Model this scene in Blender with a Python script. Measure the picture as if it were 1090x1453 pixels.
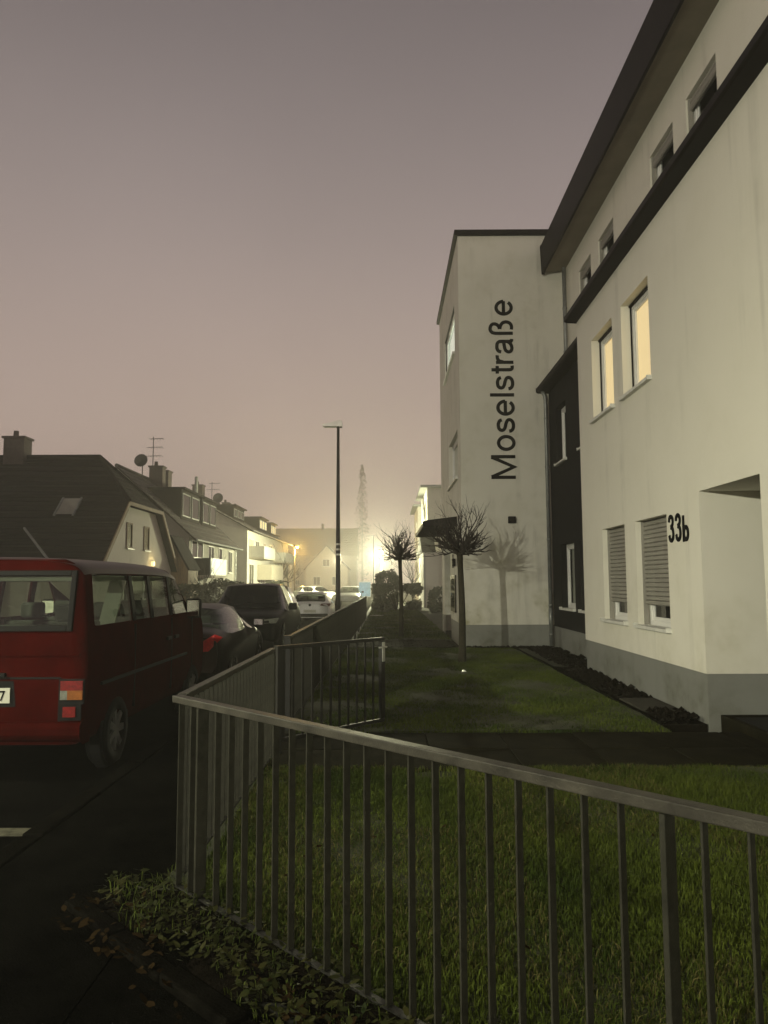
import bpy, math, random
import numpy as np
from mathutils import Vector, Matrix
R = math.radians
rnd = random.Random(7)
sc = bpy.context.scene
for o in list(bpy.data.objects): bpy.data.objects.remove(o)
COL = sc.collection

# ---------------------------------------------------------------- camera, sky, exposure
cd = bpy.data.cameras.new('camera'); cam = bpy.data.objects.new('camera', cd); COL.objects.link(cam)
cd.sensor_fit = 'VERTICAL'; cd.sensor_height = 36.0; cd.lens = 36.0 * 1070 / 1453
cam.location = (0, 0, 1.6); cam.rotation_euler = (R(90 + 5.31), R(0.25), R(0.16))
cd.clip_start = 0.05; cd.clip_end = 2000
sc.camera = cam
world = bpy.data.worlds.new('World'); sc.world = world; world.use_nodes = True
nt = world.node_tree; nt.nodes.clear()
wo = nt.nodes.new('ShaderNodeOutputWorld'); bg = nt.nodes.new('ShaderNodeBackground')
tc = nt.nodes.new('ShaderNodeTexCoord'); sx = nt.nodes.new('ShaderNodeSeparateXYZ')
cr = nt.nodes.new('ShaderNodeValToRGB')
# low cloud lit from below by a town: brightest at the horizon, dim overhead
stops = [(0.0, (.70, .53, .435)), (.1, (.645, .49, .405)), (.24, (.50, .385, .338)), (.42, (.345, .283, .272)), (.62, (.18, .153, .155)), (.8, (.085, .073, .075)), (1.0, (.05, .043, .045))]
el = cr.color_ramp.elements
el[0].position, el[0].color = stops[0][0], (*stops[0][1], 1)
el[1].position, el[1].color = stops[-1][0], (*stops[-1][1], 1)
for p, c in stops[1:-1]:
    e = el.new(p); e.color = (*c, 1)
cr.color_ramp.interpolation = 'B_SPLINE'
nt.links.new(tc.outputs['Generated'], sx.inputs[0]); nt.links.new(sx.outputs['Z'], cr.inputs[0])
cn = nt.nodes.new('ShaderNodeTexNoise'); cn.inputs['Scale'].default_value = 2.2; cn.inputs['Detail'].default_value = 3; nt.links.new(tc.outputs['Generated'], cn.inputs['Vector'])
cm = nt.nodes.new('ShaderNodeMapRange'); cm.inputs[1].default_value = .3; cm.inputs[2].default_value = .7; cm.inputs[3].default_value = .95; cm.inputs[4].default_value = 1.05; nt.links.new(cn.outputs['Fac'], cm.inputs[0])
vm = nt.nodes.new('ShaderNodeVectorMath'); vm.operation = 'SCALE'; nt.links.new(cr.outputs[0], vm.inputs[0]); nt.links.new(cm.outputs[0], vm.inputs['Scale'])
nt.links.new(vm.outputs[0], bg.inputs[0]); bg.inputs[1].default_value = 1.0
nt.links.new(bg.outputs[0], wo.inputs[0])
sc.view_settings.view_transform = 'Standard'; sc.view_settings.look = 'None'
sc.view_settings.exposure = 0; sc.view_settings.gamma = 1; sc.view_settings.use_curve_mapping = False
sc.render.engine = 'CYCLES'
cy = sc.cycles
cy.use_denoising = True; cy.volume_bounces = 2; cy.max_bounces = 8; cy.diffuse_bounces = 3
cy.transparent_max_bounces = 12; cy.sample_clamp_indirect = 4
cy.volume_step_rate = 4

# ---------------------------------------------------------------- materials
def mat(name, col, rough=.6, var=.15, scale=4, bump=0, bscale=60, metal=0, coat=0, stretch=None, col2=None, spec=.5):
    m = bpy.data.materials.new(name); m.use_nodes = True
    n = m.node_tree; b = n.nodes['Principled BSDF']
    b.inputs['Roughness'].default_value = rough; b.inputs['Metallic'].default_value = metal
    b.inputs['Coat Weight'].default_value = coat; b.inputs['Coat Roughness'].default_value = .08
    b.inputs['Specular IOR Level'].default_value = spec
    t = n.nodes.new('ShaderNodeTexCoord'); mp = n.nodes.new('ShaderNodeMapping')
    n.links.new(t.outputs['Object'], mp.inputs[0])
    if stretch: mp.inputs['Scale'].default_value = stretch
    nz = n.nodes.new('ShaderNodeTexNoise'); nz.inputs['Scale'].default_value = scale; nz.inputs['Detail'].default_value = 8
    nz.inputs['Roughness'].default_value = .62
    n.links.new(mp.outputs[0], nz.inputs['Vector'])
    r = n.nodes.new('ShaderNodeValToRGB'); e = r.color_ramp.elements
    c2 = col2 or tuple(min(1, c * (1 + var)) for c in col); c1 = tuple(c * (1 - var) for c in col) if not col2 else col
    e[0].position = .32; e[1].position = .68; e[0].color = (*c1, 1); e[1].color = (*c2, 1)
    n.links.new(nz.outputs['Fac'], r.inputs[0]); n.links.new(r.outputs[0], b.inputs['Base Color'])
    if bump:
        bz = n.nodes.new('ShaderNodeTexNoise'); bz.inputs['Scale'].default_value = bscale; bz.inputs['Detail'].default_value = 4
        n.links.new(t.outputs['Object'], bz.inputs['Vector'])
        bm = n.nodes.new('ShaderNodeBump'); bm.inputs['Strength'].default_value = bump; bm.inputs['Distance'].default_value = .01
        n.links.new(bz.outputs['Fac'], bm.inputs['Height']); n.links.new(bm.outputs[0], b.inputs['Normal'])
    return m

def plaster(name, col, dirt=(.33, .32, .22), amount=.6, low=2.6, streak=.35):
    """painted render with rain streaks, algae bloom near the ground and fine grain"""
    m = bpy.data.materials.new(name); m.use_nodes = True
    n = m.node_tree; b = n.nodes['Principled BSDF']; L = n.links.new
    b.inputs['Roughness'].default_value = .85
    t = n.nodes.new('ShaderNodeNewGeometry')
    def noise(scale, sc3=None, det=8, rough=.6):
        z = n.nodes.new('ShaderNodeTexNoise'); z.inputs['Scale'].default_value = scale; z.inputs['Detail'].default_value = det
        z.inputs['Roughness'].default_value = rough
        if sc3:
            mp = n.nodes.new('ShaderNodeMapping'); mp.inputs['Scale'].default_value = sc3
            L(t.outputs['Position'], mp.inputs[0]); L(mp.outputs[0], z.inputs['Vector'])
        else: L(t.outputs['Position'], z.inputs['Vector'])
        return z.outputs['Fac']
    def rng(v, a, c, d0=0, d1=1):
        q = n.nodes.new('ShaderNodeMapRange'); q.interpolation_type = 'SMOOTHSTEP'
        q.inputs[1].default_value = a; q.inputs[2].default_value = c; q.inputs[3].default_value = d0; q.inputs[4].default_value = d1
        L(v, q.inputs[0]); return q.outputs[0]
    def mth(op, a, c):
        q = n.nodes.new('ShaderNodeMath'); q.operation = op
        for i, v in enumerate((a, c)):
            if isinstance(v, (int, float)): q.inputs[i].default_value = v
            else: L(v, q.inputs[i])
        return q.outputs[0]
    s = n.nodes.new('ShaderNodeSeparateXYZ'); L(t.outputs['Position'], s.inputs[0])
    patch = rng(noise(1.1), .42, .68)
    fine = rng(noise(5.5), .4, .75)
    lowm = rng(s.outputs['Z'], .3, low, 1, .25)
    st = mth('MULTIPLY', rng(noise(1.0, (2.6, 2.6, .16)), .5, .74), rng(noise(1.3), .35, .65))
    f = mth('MULTIPLY', mth('MULTIPLY', patch, mth('ADD', mth('MULTIPLY', fine, .6), .4)), lowm)
    f = mth('MULTIPLY', f, amount)
    f2 = mth('MULTIPLY', st, streak)
    mx = n.nodes.new('ShaderNodeMix'); mx.data_type = 'RGBA'
    L(f, mx.inputs[0]); mx.inputs[6].default_value = (*col, 1); mx.inputs[7].default_value = (*dirt, 1)
    mx2 = n.nodes.new('ShaderNodeMix'); mx2.data_type = 'RGBA'
    L(f2, mx2.inputs[0]); L(mx.outputs[2], mx2.inputs[6]); mx2.inputs[7].default_value = (col[0] * .42, col[1] * .42, col[2] * .4, 1)
    L(mx2.outputs[2], b.inputs['Base Color'])
    bm = n.nodes.new('ShaderNodeBump'); bm.inputs['Strength'].default_value = .35; bm.inputs['Distance'].default_value = .006
    add = mth('ADD', mth('MULTIPLY', noise(140, det=3), .6), mth('MULTIPLY', noise(2.2, det=3), 3.0))
    L(add, bm.inputs['Height']); L(bm.outputs[0], b.inputs['Normal'])
    return m

def emit(name, col, strength, var=.25, scale=3):
    m = bpy.data.materials.new(name); m.use_nodes = True
    n = m.node_tree; b = n.nodes['Principled BSDF']
    nz = n.nodes.new('ShaderNodeTexNoise'); nz.inputs['Scale'].default_value = scale
    t = n.nodes.new('ShaderNodeTexCoord'); n.links.new(t.outputs['Object'], nz.inputs['Vector'])
    r = n.nodes.new('ShaderNodeValToRGB'); e = r.color_ramp.elements
    e[0].position = .3; e[1].position = .7
    e[0].color = (*[c * (1 - var) for c in col], 1); e[1].color = (*col, 1)
    n.links.new(nz.outputs['Fac'], r.inputs[0]); n.links.new(r.outputs[0], b.inputs['Emission Color'])
    b.inputs['Emission Strength'].default_value = strength; b.inputs['Base Color'].default_value = (*[c * .2 for c in col], 1)
    b.inputs['Roughness'].default_value = .5
    return m

def glass(name, tint, refl=1.0):
    m = bpy.data.materials.new(name); m.use_nodes = True
    n = m.node_tree; n.nodes.remove(n.nodes['Principled BSDF'])
    tr = n.nodes.new('ShaderNodeBsdfTransparent'); tr.inputs[0].default_value = (*tint, 1)
    gl = n.nodes.new('ShaderNodeBsdfGlossy'); gl.inputs['Roughness'].default_value = .02
    gl.inputs[0].default_value = (refl, refl, refl, 1)
    lw = n.nodes.new('ShaderNodeLayerWeight'); lw.inputs[0].default_value = .5
    pw = n.nodes.new('ShaderNodeMath'); pw.operation = 'POWER'; pw.inputs[1].default_value = 5; n.links.new(lw.outputs['Facing'], pw.inputs[0])
    fr = n.nodes.new('ShaderNodeMath'); fr.operation = 'MULTIPLY_ADD'; fr.inputs[1].default_value = .94; fr.inputs[2].default_value = .045; n.links.new(pw.outputs[0], fr.inputs[0])
    nz = n.nodes.new('ShaderNodeTexNoise'); nz.inputs['Scale'].default_value = 2.0
    bp = n.nodes.new('ShaderNodeBump'); bp.inputs['Strength'].default_value = .03; bp.inputs['Distance'].default_value = .02
    n.links.new(nz.outputs['Fac'], bp.inputs['Height']); n.links.new(bp.outputs[0], gl.inputs['Normal'])
    mx = n.nodes.new('ShaderNodeMixShader'); n.links.new(fr.outputs[0], mx.inputs[0])
    n.links.new(tr.outputs[0], mx.inputs[1]); n.links.new(gl.outputs[0], mx.inputs[2])
    n.links.new(mx.outputs[0], n.nodes['Material Output'].inputs[0])
    return m

M = {}
M['wall'] = plaster('white_render', (.70, .68, .585), (.40, .38, .25), .45, 2.4, .38)
M['wall_gable'] = plaster('weathered_render', (.60, .585, .51), (.26, .245, .13), 1.0, 4.2, .75)
M['wall_far'] = plaster('far_render', (.56, .54, .48), (.35, .33, .28), .5, 2.5, .3)
M['wall_grey'] = plaster('grey_render', (.33, .32, .28), (.2, .19, .15), .5, 2.5, .3)
M['far_roof'] = mat('haze_tinted_roof', (.30, .26, .20), .9, .15, 1)  # lightened: distance haze is put into the roof colour
M['far_twig'] = mat('haze_tinted_twig', (.30, .27, .21), .9, .2, 1)  # twig colour lightened to imitate fading into the haze
M['wall_beige'] = plaster('beige_render', (.48, .44, .36), (.3, .27, .22), .5, 2.5, .3)
M['plinth'] = plaster('grey_plinth', (.19, .195, .175), (.075, .075, .05), .9, .5, .35)
M['black_wall'] = mat('charcoal_render', (.010, .0102, .0102), .9, .2, 3, .4, 120, spec=.15)
M['dark_metal'] = mat('dark_brown_sheet', (.011, .0095, .0085), .6, .25, 3, .1, 30, spec=.12)
M['soffit'] = mat('soffit_board', (.20, .175, .13), .8, .12, 2)
M['white_frame'] = mat('white_upvc', (.68, .68, .64), .4, .05, 3)
M['sill'] = mat('sill_stone', (.62, .62, .56), .5, .15, 8, .1, 40)
M['shutter'] = mat('shutter_grey', (.25, .24, .205), .6, .12, 3)
M['pane'] = glass('window_glass', (.8, .82, .8))
M['car_glass'] = glass('car_glass', (.62, .68, .60))
M['car_glass_dark'] = glass('tinted_car_glass', (.16, .17, .16))
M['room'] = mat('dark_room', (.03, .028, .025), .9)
M['lit_warm'] = emit('lit_curtain', (1.0, .74, .37), 1.12, .08, .8)
M['lit_white'] = emit('lit_stairwell', (.93, 1.0, .80), 1.5, .2, 1)
M['lit_yellow'] = emit('lit_far_window', (1.0, .84, .42), 1.3, .35, 2)
M['parapet_added_glow'] = emit('parapet_added_glow', (.95, 1.0, .68), .55, .35, 1)  # white parapet, no lamp: street light falling on it is put in as emission
M['lit_board'] = emit('lit_board', (.55, .86, 1.0), .42, .35, 6)
M['lit_lamp_cool'] = emit('lamp_lens_cool', (1.0, 1.0, .72), 60, 0)
M['lit_lamp_warm'] = emit('lamp_lens_warm', (1.0, .62, .16), 40, 0)
M['lamp_lens_off'] = mat('lamp_lens_unlit', (.55, .55, .52), .2)
M['zinc'] = mat('zinc_pipe', (.22, .23, .22), .45, .2, 6, metal=.5)
M['letter'] = mat('black_letters', (.006, .006, .006), .8, .1, spec=.05)
M['asphalt'] = mat('wet_asphalt', (.0030, .0029, .0025), .9, .5, 2.5, .6, 160, spec=0)
M['pave'] = mat('dark_paving', (.0032, .0031, .0025), .9, .5, 3, .6, 120, spec=0)
M['kerb'] = mat('kerb_stone', (.0042, .0039, .003), .9, .45, 6, .5, 90, spec=0)
M['slab'] = mat('path_slab', (.0105, .0095, .005), .9, .45, 4, .5, 90, spec=.02)
M['slab_light'] = mat('concrete_slab', (.045, .043, .034), .9, .25, 5, .5, 90, spec=.1)
M['soil'] = mat('garden_soil', (.0065, .0052, .0034), .95, .5, 12, .8, 60, spec=.02)
M['lawn'] = mat('lawn_ground', (.014, .018, .006), .95, .4, 5, .8, 50, col2=(.035, .04, .012))
M['earth'] = mat('ground_earth', (.02, .019, .014), .95, .4, 2, .5, 20)
M['grass'] = mat('grass_blade', (.020, .037, .004), .65, .0, .9, col2=(.080, .102, .012), spec=.1)
M['dry'] = mat('dry_grass_blade', (.06, .052, .016), .7, 0, 3, col2=(.12, .105, .035), spec=.1)
M['leaf'] = mat('weed_leaf', (.010, .017, .003), .6, 0, 6, col2=(.032, .030, .008), spec=.08)
M['dead_leaf'] = mat('dead_leaf', (.009, .006, .0025), .85, 0, 9, col2=(.028, .018, .008), spec=0)
M['hedge'] = mat('hedge_leaf', (.016, .022, .010), .7, 0, 3, col2=(.045, .052, .022))
M['bark'] = mat('bark', (.026, .023, .014), .9, .35, 14, .7, 50, spec=.15)
M['twig'] = mat('twig_bark', (.026, .021, .016), .8, .3, 10)
M['fence'] = mat('fence_paint', (.027, .0265, .0195), .6, .35, 9, .2, 140, spec=.08)
M['rail'] = mat('lit_wet_rail_paint', (.038, .035, .027), .5, .45, 7, .25, 140, spec=.2)  # same paint as the bars, wet; light from above put into a lighter colour
M['fence_dark'] = mat('gate_paint', (.02, .0195, .017), .5, .25, 9, .15, 140, spec=.2)
M['steel'] = mat('brushed_steel', (.6, .6, .55), .3, .1, 10, metal=.9)
M['pole'] = mat('lamp_pole_paint', (.022, .022, .02), .5, .25, 5)
M['tile'] = mat('roof_tile', (.011, .0075, .0065), .85, .4, 5, .3, 30, spec=.12)
M['tile_grey'] = mat('grey_roof_tile', (.05, .042, .038), .8, .3, 4, .3, 30)
M['brick'] = mat('chimney_brick', (.06, .045, .04), .85, .3, 8, .4, 40)
M['wood'] = mat('timber_cladding', (.16, .105, .055), .75, .3, 6, .3, 40, stretch=(3, 3, .4))
M['win_dark'] = mat('dark_window', (.012, .012, .010), .04, .2, spec=.25)
M['red'] = mat('red_car_paint', (.031, .0019, .0014), .5, .3, 3, spec=0)
M['van_roof'] = mat('van_roof_dark', (.03, .012, .011), .45, .2, 3, spec=.3)
M['black_paint'] = mat('black_car_paint', (.004, .004, .004), .35, .2, 3, spec=.03)
M['maroon'] = mat('maroon_car_paint', (.008, .0035, .0035), .4, .2, 3, spec=.12, coat=.04)
M['white_paint'] = mat('white_car_paint', (.62, .62, .59), .35, .05, 3, coat=.6)
M['silver_paint'] = mat('grey_car_paint', (.18, .18, .17), .35, .1, 3, coat=.6)
M['plastic'] = mat('black_plastic', (.008, .008, .008), .7, .2, 10, spec=.1)
M['rubber'] = mat('tyre_rubber', (.006, .006, .006), .9, .2, 10, spec=.08)
M['alloy'] = mat('alloy_rim', (.24, .24, .23), .4, .15, 8, metal=.6)
M['seat'] = mat('seat_fabric', (.05, .055, .048), .9, .2, 12)
M['light_trim'] = mat('pale_headliner', (.25, .26, .21), .8, .1, 5)
M['lens_red'] = mat('red_lens', (.13, .005, .004), .3, .3, 30, spec=.2)
M['lens_bright'] = mat('bright_red_lens', (.42, .012, .014), .3, .3, 30, spec=.3)
M['lens_dark'] = mat('dark_red_lens', (.07, .004, .005), .3, .2, 30, spec=.3)
M['lens_orange'] = mat('orange_lens', (.20, .065, .01), .3, .25, 30, spec=.2)
M['lens_clear'] = mat('clear_lens', (.17, .18, .15), .2, .25, 25, spec=.5)
M['mirror'] = mat('mirror_glass', (.9, .9, .85), .12, .02, metal=1)
M['chrome'] = mat('chrome_trim', (.7, .7, .66), .15, .05, metal=1)
M['plate'] = mat('number_plate', (.46, .46, .38), .5, .08, spec=.2)
M['marking'] = mat('road_paint', (.075, .072, .05), .85, .5, 14, .3, 80, spec=.1)
M['cover'] = mat('drain_cover', (.25, .25, .22), .5, .2, 20, metal=.3)

# ---------------------------------------------------------------- mesh helpers
class MB:
    def __init__(s): s.v = []; s.f = []
    def add(s, vs, fs):
        k = len(s.v); s.v += [tuple(p) for p in vs]; s.f += [tuple(i + k for i in f) for f in fs]; return s
    def box(s, x0, y0, z0, x1, y1, z1):
        return s.add([(x0, y0, z0), (x1, y0, z0), (x1, y1, z0), (x0, y1, z0), (x0, y0, z1), (x1, y0, z1), (x1, y1, z1), (x0, y1, z1)],
                     [(3, 2, 1, 0), (4, 5, 6, 7), (0, 1, 5, 4), (1, 2, 6, 5), (2, 3, 7, 6), (3, 0, 4, 7)])
    def beam(s, p, q, w, h, up=(0, 0, 1)):
        p = Vector(p); q = Vector(q); d = (q - p).normalized(); r = d.cross(Vector(up)).normalized(); u = r.cross(d)
        a = [p - r * w / 2 - u * h / 2, p + r * w / 2 - u * h / 2, p + r * w / 2 + u * h / 2, p - r * w / 2 + u * h / 2]
        return s.add(a + [x + (q - p) for x in a], [(0, 1, 2, 3), (7, 6, 5, 4), (0, 4, 5, 1), (1, 5, 6, 2), (2, 6, 7, 3), (3, 7, 4, 0)])
    def tube(s, pts, rad, n=8, cap=True):
        pts = [Vector(p) for p in pts]; rings = []
        if not hasattr(rad, '__len__'): rad = [rad] * len(pts)
        for i, p in enumerate(pts):
            d = (pts[min(i + 1, len(pts) - 1)] - pts[max(i - 1, 0)]).normalized()
            a = d.cross(Vector((0, 0, 1)) if abs(d.z) < .95 else Vector((1, 0, 0))).normalized(); b = d.cross(a)
            rings.append([p + (a * math.cos(2 * math.pi * k / n) + b * math.sin(2 * math.pi * k / n)) * rad[i] for k in range(n)])
        fs = []
        for i in range(len(pts) - 1):
            for k in range(n):
                fs.append((i * n + k, i * n + (k + 1) % n, (i + 1) * n + (k + 1) % n, (i + 1) * n + k))
        if cap: fs += [tuple(range(n))[::-1], tuple((len(pts) - 1) * n + k for k in range(n))]
        return s.add([p for r in rings for p in r], fs)
    def prism(s, poly, axis, a0, a1):
        """poly: list of (u, w). axis x: (u,w)=(y,z); y: (x,z); z: (x,y)"""
        def P(u, w, a): return {'x': (a, u, w), 'y': (u, a, w), 'z': (u, w, a)}[axis]
        n = len(poly)
        return s.add([P(u, w, a0) for u, w in poly] + [P(u, w, a1) for u, w in poly],
                     [tuple(range(n)), tuple(range(2 * n - 1, n - 1, -1))] + [(i, (i + 1) % n, n + (i + 1) % n, n + i) for i in range(n)])
    def quad(s, a, b, c, d): return s.add([a, b, c, d], [(0, 1, 2, 3)])
    def build(s, name, m, parent=None, local=False, smooth=False, bevel=0, subsurf=0):
        if parent is not None and not local:
            o0 = wloc(parent); vs = [(x - o0.x, y - o0.y, z - o0.z) for x, y, z in s.v]
        else: vs = s.v
        me = bpy.data.meshes.new(name); me.from_pydata(vs, [], s.f); me.materials.append(M[m] if isinstance(m, str) else m)
        me.update()
        if smooth: me.polygons.foreach_set('use_smooth', [True] * len(me.polygons))
        o = bpy.data.objects.new(name, me); COL.objects.link(o); o.parent = parent
        if bevel:
            b = o.modifiers.new('bevel', 'BEVEL'); b.width = bevel; b.segments = 2; b.limit_method = 'ANGLE'
        if subsurf:
            b = o.modifiers.new('sub', 'SUBSURF'); b.levels = b.render_levels = subsurf
        return o
def islands(mb):
    par = list(range(len(mb.v)))
    def find(a):
        while par[a] != a: par[a] = par[par[a]]; a = par[a]
        return a
    for f in mb.f:
        for i in f[1:]: par[find(i)] = find(f[0])
    out = {}
    for f in mb.f: out.setdefault(find(f[0]), []).append(f)
    res = []
    for fs in out.values():
        q = MB(); used = sorted({i for f in fs for i in f}); mp = {o: k for k, o in enumerate(used)}
        q.v = [mb.v[i] for i in used]; q.f = [tuple(mp[i] for i in f) for f in fs]; res.append(q)
    return res
def each(mb, name, *a, **k): return [q.build(name, *a, **k) for q in islands(mb)]
def wloc(o):
    v = Vector((0, 0, 0))
    while o is not None: v += o.location; o = o.parent
    return v
def tag(o, label=None, cat=None, group=None, kind=None):
    if label: o['label'] = label
    if cat: o['category'] = cat
    if group: o['group'] = group
    if kind: o['kind'] = kind
    return o
def thing(name, loc, label, cat, group=None):
    o = bpy.data.objects.new(name, None); COL.objects.link(o); o.location = loc; o.empty_display_size = .2
    return tag(o, label, cat, group)
def inst(src, parent, loc, rz=0):
    o = src.copy(); COL.objects.link(o); o.parent = parent; o.location = loc; o.rotation_euler = (0, 0, rz); return o
def copy_tree(o, parent=None):
    c = o.copy(); COL.objects.link(c); c.parent = parent
    for ch in [k for k in bpy.data.objects if k.parent == o]: copy_tree(ch, c)
    return c
def text_mesh(name, body, size, extrude, m, parent, matrix, xscale=1, offset=0, spacing=1, shear=0):
    cu = bpy.data.curves.new(name, 'FONT'); cu.body = body; cu.size = size; cu.extrude = extrude; cu.offset = offset
    cu.align_x = 'LEFT'; cu.space_character = spacing; cu.resolution_u = 6
    t = bpy.data.objects.new(name + '_source', cu); COL.objects.link(t)
    dg = bpy.context.evaluated_depsgraph_get(); me = bpy.data.meshes.new_from_object(t.evaluated_get(dg))
    bpy.data.objects.remove(t); bpy.data.curves.remove(cu)
    me.transform(matrix @ Matrix.Diagonal((xscale, 1, 1, 1)))
    if parent is not None: me.transform(Matrix.Translation(-wloc(parent)))
    me.materials.clear(); me.materials.append(M[m]); me.name = name
    o = bpy.data.objects.new(name, me); COL.objects.link(o); o.parent = parent
    return o

def spline(p, n=6):
    out = []
    for i in range(len(p) - 1):
        a, b, c, d = p[max(i - 1, 0)], p[i], p[i + 1], p[min(i + 2, len(p) - 1)]
        for k in range(n):
            t = k / n
            out.append(tuple(.5 * (2 * b[j] + (c[j] - a[j]) * t + (2 * a[j] - 5 * b[j] + 4 * c[j] - d[j]) * t * t + (3 * b[j] - a[j] - 3 * c[j] + d[j]) * t ** 3) for j in (0, 1)))
    return out + [p[-1]]
def arc(cx, cy_, rx, ry, a0, a1, n=32): return [(cx + rx * math.cos(R(a0 + (a1 - a0) * k / n)), cy_ + ry * math.sin(R(a0 + (a1 - a0) * k / n))) for k in range(n + 1)]
def stroke_text(name, glyphs, size, w, depth, m, parent, matrix, xs=1.0):
    """sans-serif letters drawn as strokes of even width; glyphs: list of (strokes, advance)"""
    mb = MB(); ox = 0; lay = 0
    for strokes, adv in glyphs:
        for st_ in strokes:
            lay = (lay + 1) % 3; pts = [(x * xs, y) for x, y in st_]; n = len(pts); closed = abs(pts[0][0] - pts[-1][0]) + abs(pts[0][1] - pts[-1][1]) < 1e-6
            Lf, Rt = [], []
            for i in range(n):
                a = pts[i - 1] if i else (pts[-2] if closed else pts[0]); b = pts[i]; c = pts[i + 1] if i < n - 1 else (pts[1] if closed else pts[-1])
                d1 = Vector((b[0] - a[0], b[1] - a[1])); d2 = Vector((c[0] - b[0], c[1] - b[1]))
                d1 = d1.normalized() if d1.length > 1e-9 else d2.normalized(); d2 = d2.normalized() if d2.length > 1e-9 else d1
                t = (d1 + d2); t = t.normalized() if t.length > .2 else d1; nn = Vector((-t.y, t.x)); k = min(2.2, 1 / max(.3, nn.dot(Vector((-d1.y, d1.x)))))
                Lf.append((b[0] + nn.x * w / 2 * k, b[1] + nn.y * w / 2 * k)); Rt.append((b[0] - nn.x * w / 2 * k, b[1] - nn.y * w / 2 * k))
            V_ = []; F_ = []; zt = depth + lay * .0006
            for i in range(n):
                for q, z in ((Lf[i], 0), (Lf[i], zt), (Rt[i], zt), (Rt[i], 0)): V_.append(((ox + q[0]) * size, q[1] * size, z))
            for i in range(n - 1):
                for j in range(4): F_.append((i * 4 + j, i * 4 + (j + 1) % 4, (i + 1) * 4 + (j + 1) % 4, (i + 1) * 4 + j))
            if not closed: F_ += [(0, 1, 2, 3), (4 * n - 1, 4 * n - 2, 4 * n - 3, 4 * n - 4)]
            mb.add(V_, F_)
        ox += adv
    mb.v = [tuple(matrix @ Vector(v)) for v in mb.v]
    return mb.build(name, m, parent)

# ---------------------------------------------------------------- ground, road, paving
def struct(o): return tag(o, kind='structure')
g = MB(); g.quad((-140, -55, -.26), (140, -55, -.26), (140, 290, -.26), (-140, 290, -.26)); struct(g.build('ground', 'earth'))
def roadz(y): return -.13 - .004 * max(0, y)
g = MB()
ys = [-50, -20, 0, 10, 20, 40]
def strip(mb, x0, x1, ys, zf):
    for a, b in zip(ys[:-1], ys[1:]): mb.quad((x0, a, zf(a)), (x1, a, zf(a)), (x1, b, zf(b)), (x0, b, zf(b)))
ROADY = [-50, -20, 0, 8, 16, 24, 32]
g.box(-8.6, -50, -.6, -2.35, 280, -.16)
struct(g.build('road', 'asphalt'))
RZ = -.16
g = MB(); g.box(-11.4, -50, -.5, -8.75, 280, -.04); struct(g.build('far_pavement', 'pave'))
g = MB(); g.box(-2.2, -50, -.5, -1.2, 120, -.012); struct(g.build('pavement', 'pave'))
# kerbs: single stones near the camera
def kerb(name, x0, x1, y0, y1, yfar, z1):
    root = bpy.data.objects.new(name, None); COL.objects.link(root); root['kind'] = 'structure'
    src = None
    k = MB(); k.box(x0, 0, -.4, x1, .985, z1); src = k.build('kerb_stone', 'kerb', root, local=True, bevel=.012); src.location = (0, y0, 0)
    y = y0 + 1
    while y < y1:
        o = inst(src, root, (rnd.uniform(-.004, .004), y, rnd.uniform(-.004, .004))); y += 1
    k = MB(); k.box(x0, y1, -.4, x1, yfar, z1); k.build('kerb_run', 'kerb', root, bevel=.012)
kerb('kerb', -2.345, -2.205, -2, 24, 120, .0)
kerb('far_kerb', -8.745, -8.605, 0, 6, 280, -.03)
# forecourt where the photographer stands (between road and near fence)
g = MB(); g.prism([(-1.195, -50), (3.6, -50), (3.6, -1.15), (-1.195, 3.75)], 'z', -.5, -.016); struct(g.build('forecourt', 'pave'))
# lawns: irregular sheets
def sheet(name, x0, x1, y0, y1, step, m, z=0, amp=.012, inside=None):
    nx = max(1, int((x1 - x0) / step)); ny = max(1, int((y1 - y0) / step)); mb = MB(); idx = {}
    for j in range(ny + 1):
        for i in range(nx + 1):
            x = x0 + (x1 - x0) * i / nx; y = y0 + (y1 - y0) * j / ny
            idx[i, j] = len(mb.v); mb.v.append((x, y, z + amp * (math.sin(x * 3.1 + y * 1.7) + math.sin(x * 1.3 - y * 2.3) + rnd.uniform(-.6, .6))))
    for j in range(ny):
        for i in range(nx):
            cx = x0 + (x1 - x0) * (i + .5) / nx; cyy = y0 + (y1 - y0) * (j + .5) / ny
            if inside is None or inside(cx, cyy): mb.f.append((idx[i, j], idx[i + 1, j], idx[i + 1, j + 1], idx[i, j + 1]))
    return struct(mb.build(name, m, smooth=True))
FN = (-1.13, 4.13); FD = (.695, -.719)                     # near fence: corner and direction
def near_side(x, y): return (x - FN[0]) * .719 + (y - FN[1]) * .695      # >0 on the lawn side of the near fence
sheet('near_lawn', -1.2, 5.6, -2.4, 6.62, .12, 'lawn', -.005, .010, lambda x, y: near_side(x, y) > -.06 and x < 3.6)
sheet('lawn', -1.2, 4.08, 8.28, 18.6, .2, 'lawn', 0, .010, lambda x, y: x < 3.05 or (y > 14.3 and x < 3.6))
sheet('far_lawn', -.9, 1.86, 21.2, 60, .4, 'lawn', -.01, .02)
sheet('back_lawn', 1.88, 16, 25.4, 60, .8, 'lawn', -.01, .02)
g = MB(); g.box(-1.2, 18.6, -.4, 1.86, 21.2, -.03); struct(g.build('side_path_bed', 'soil'))

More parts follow.
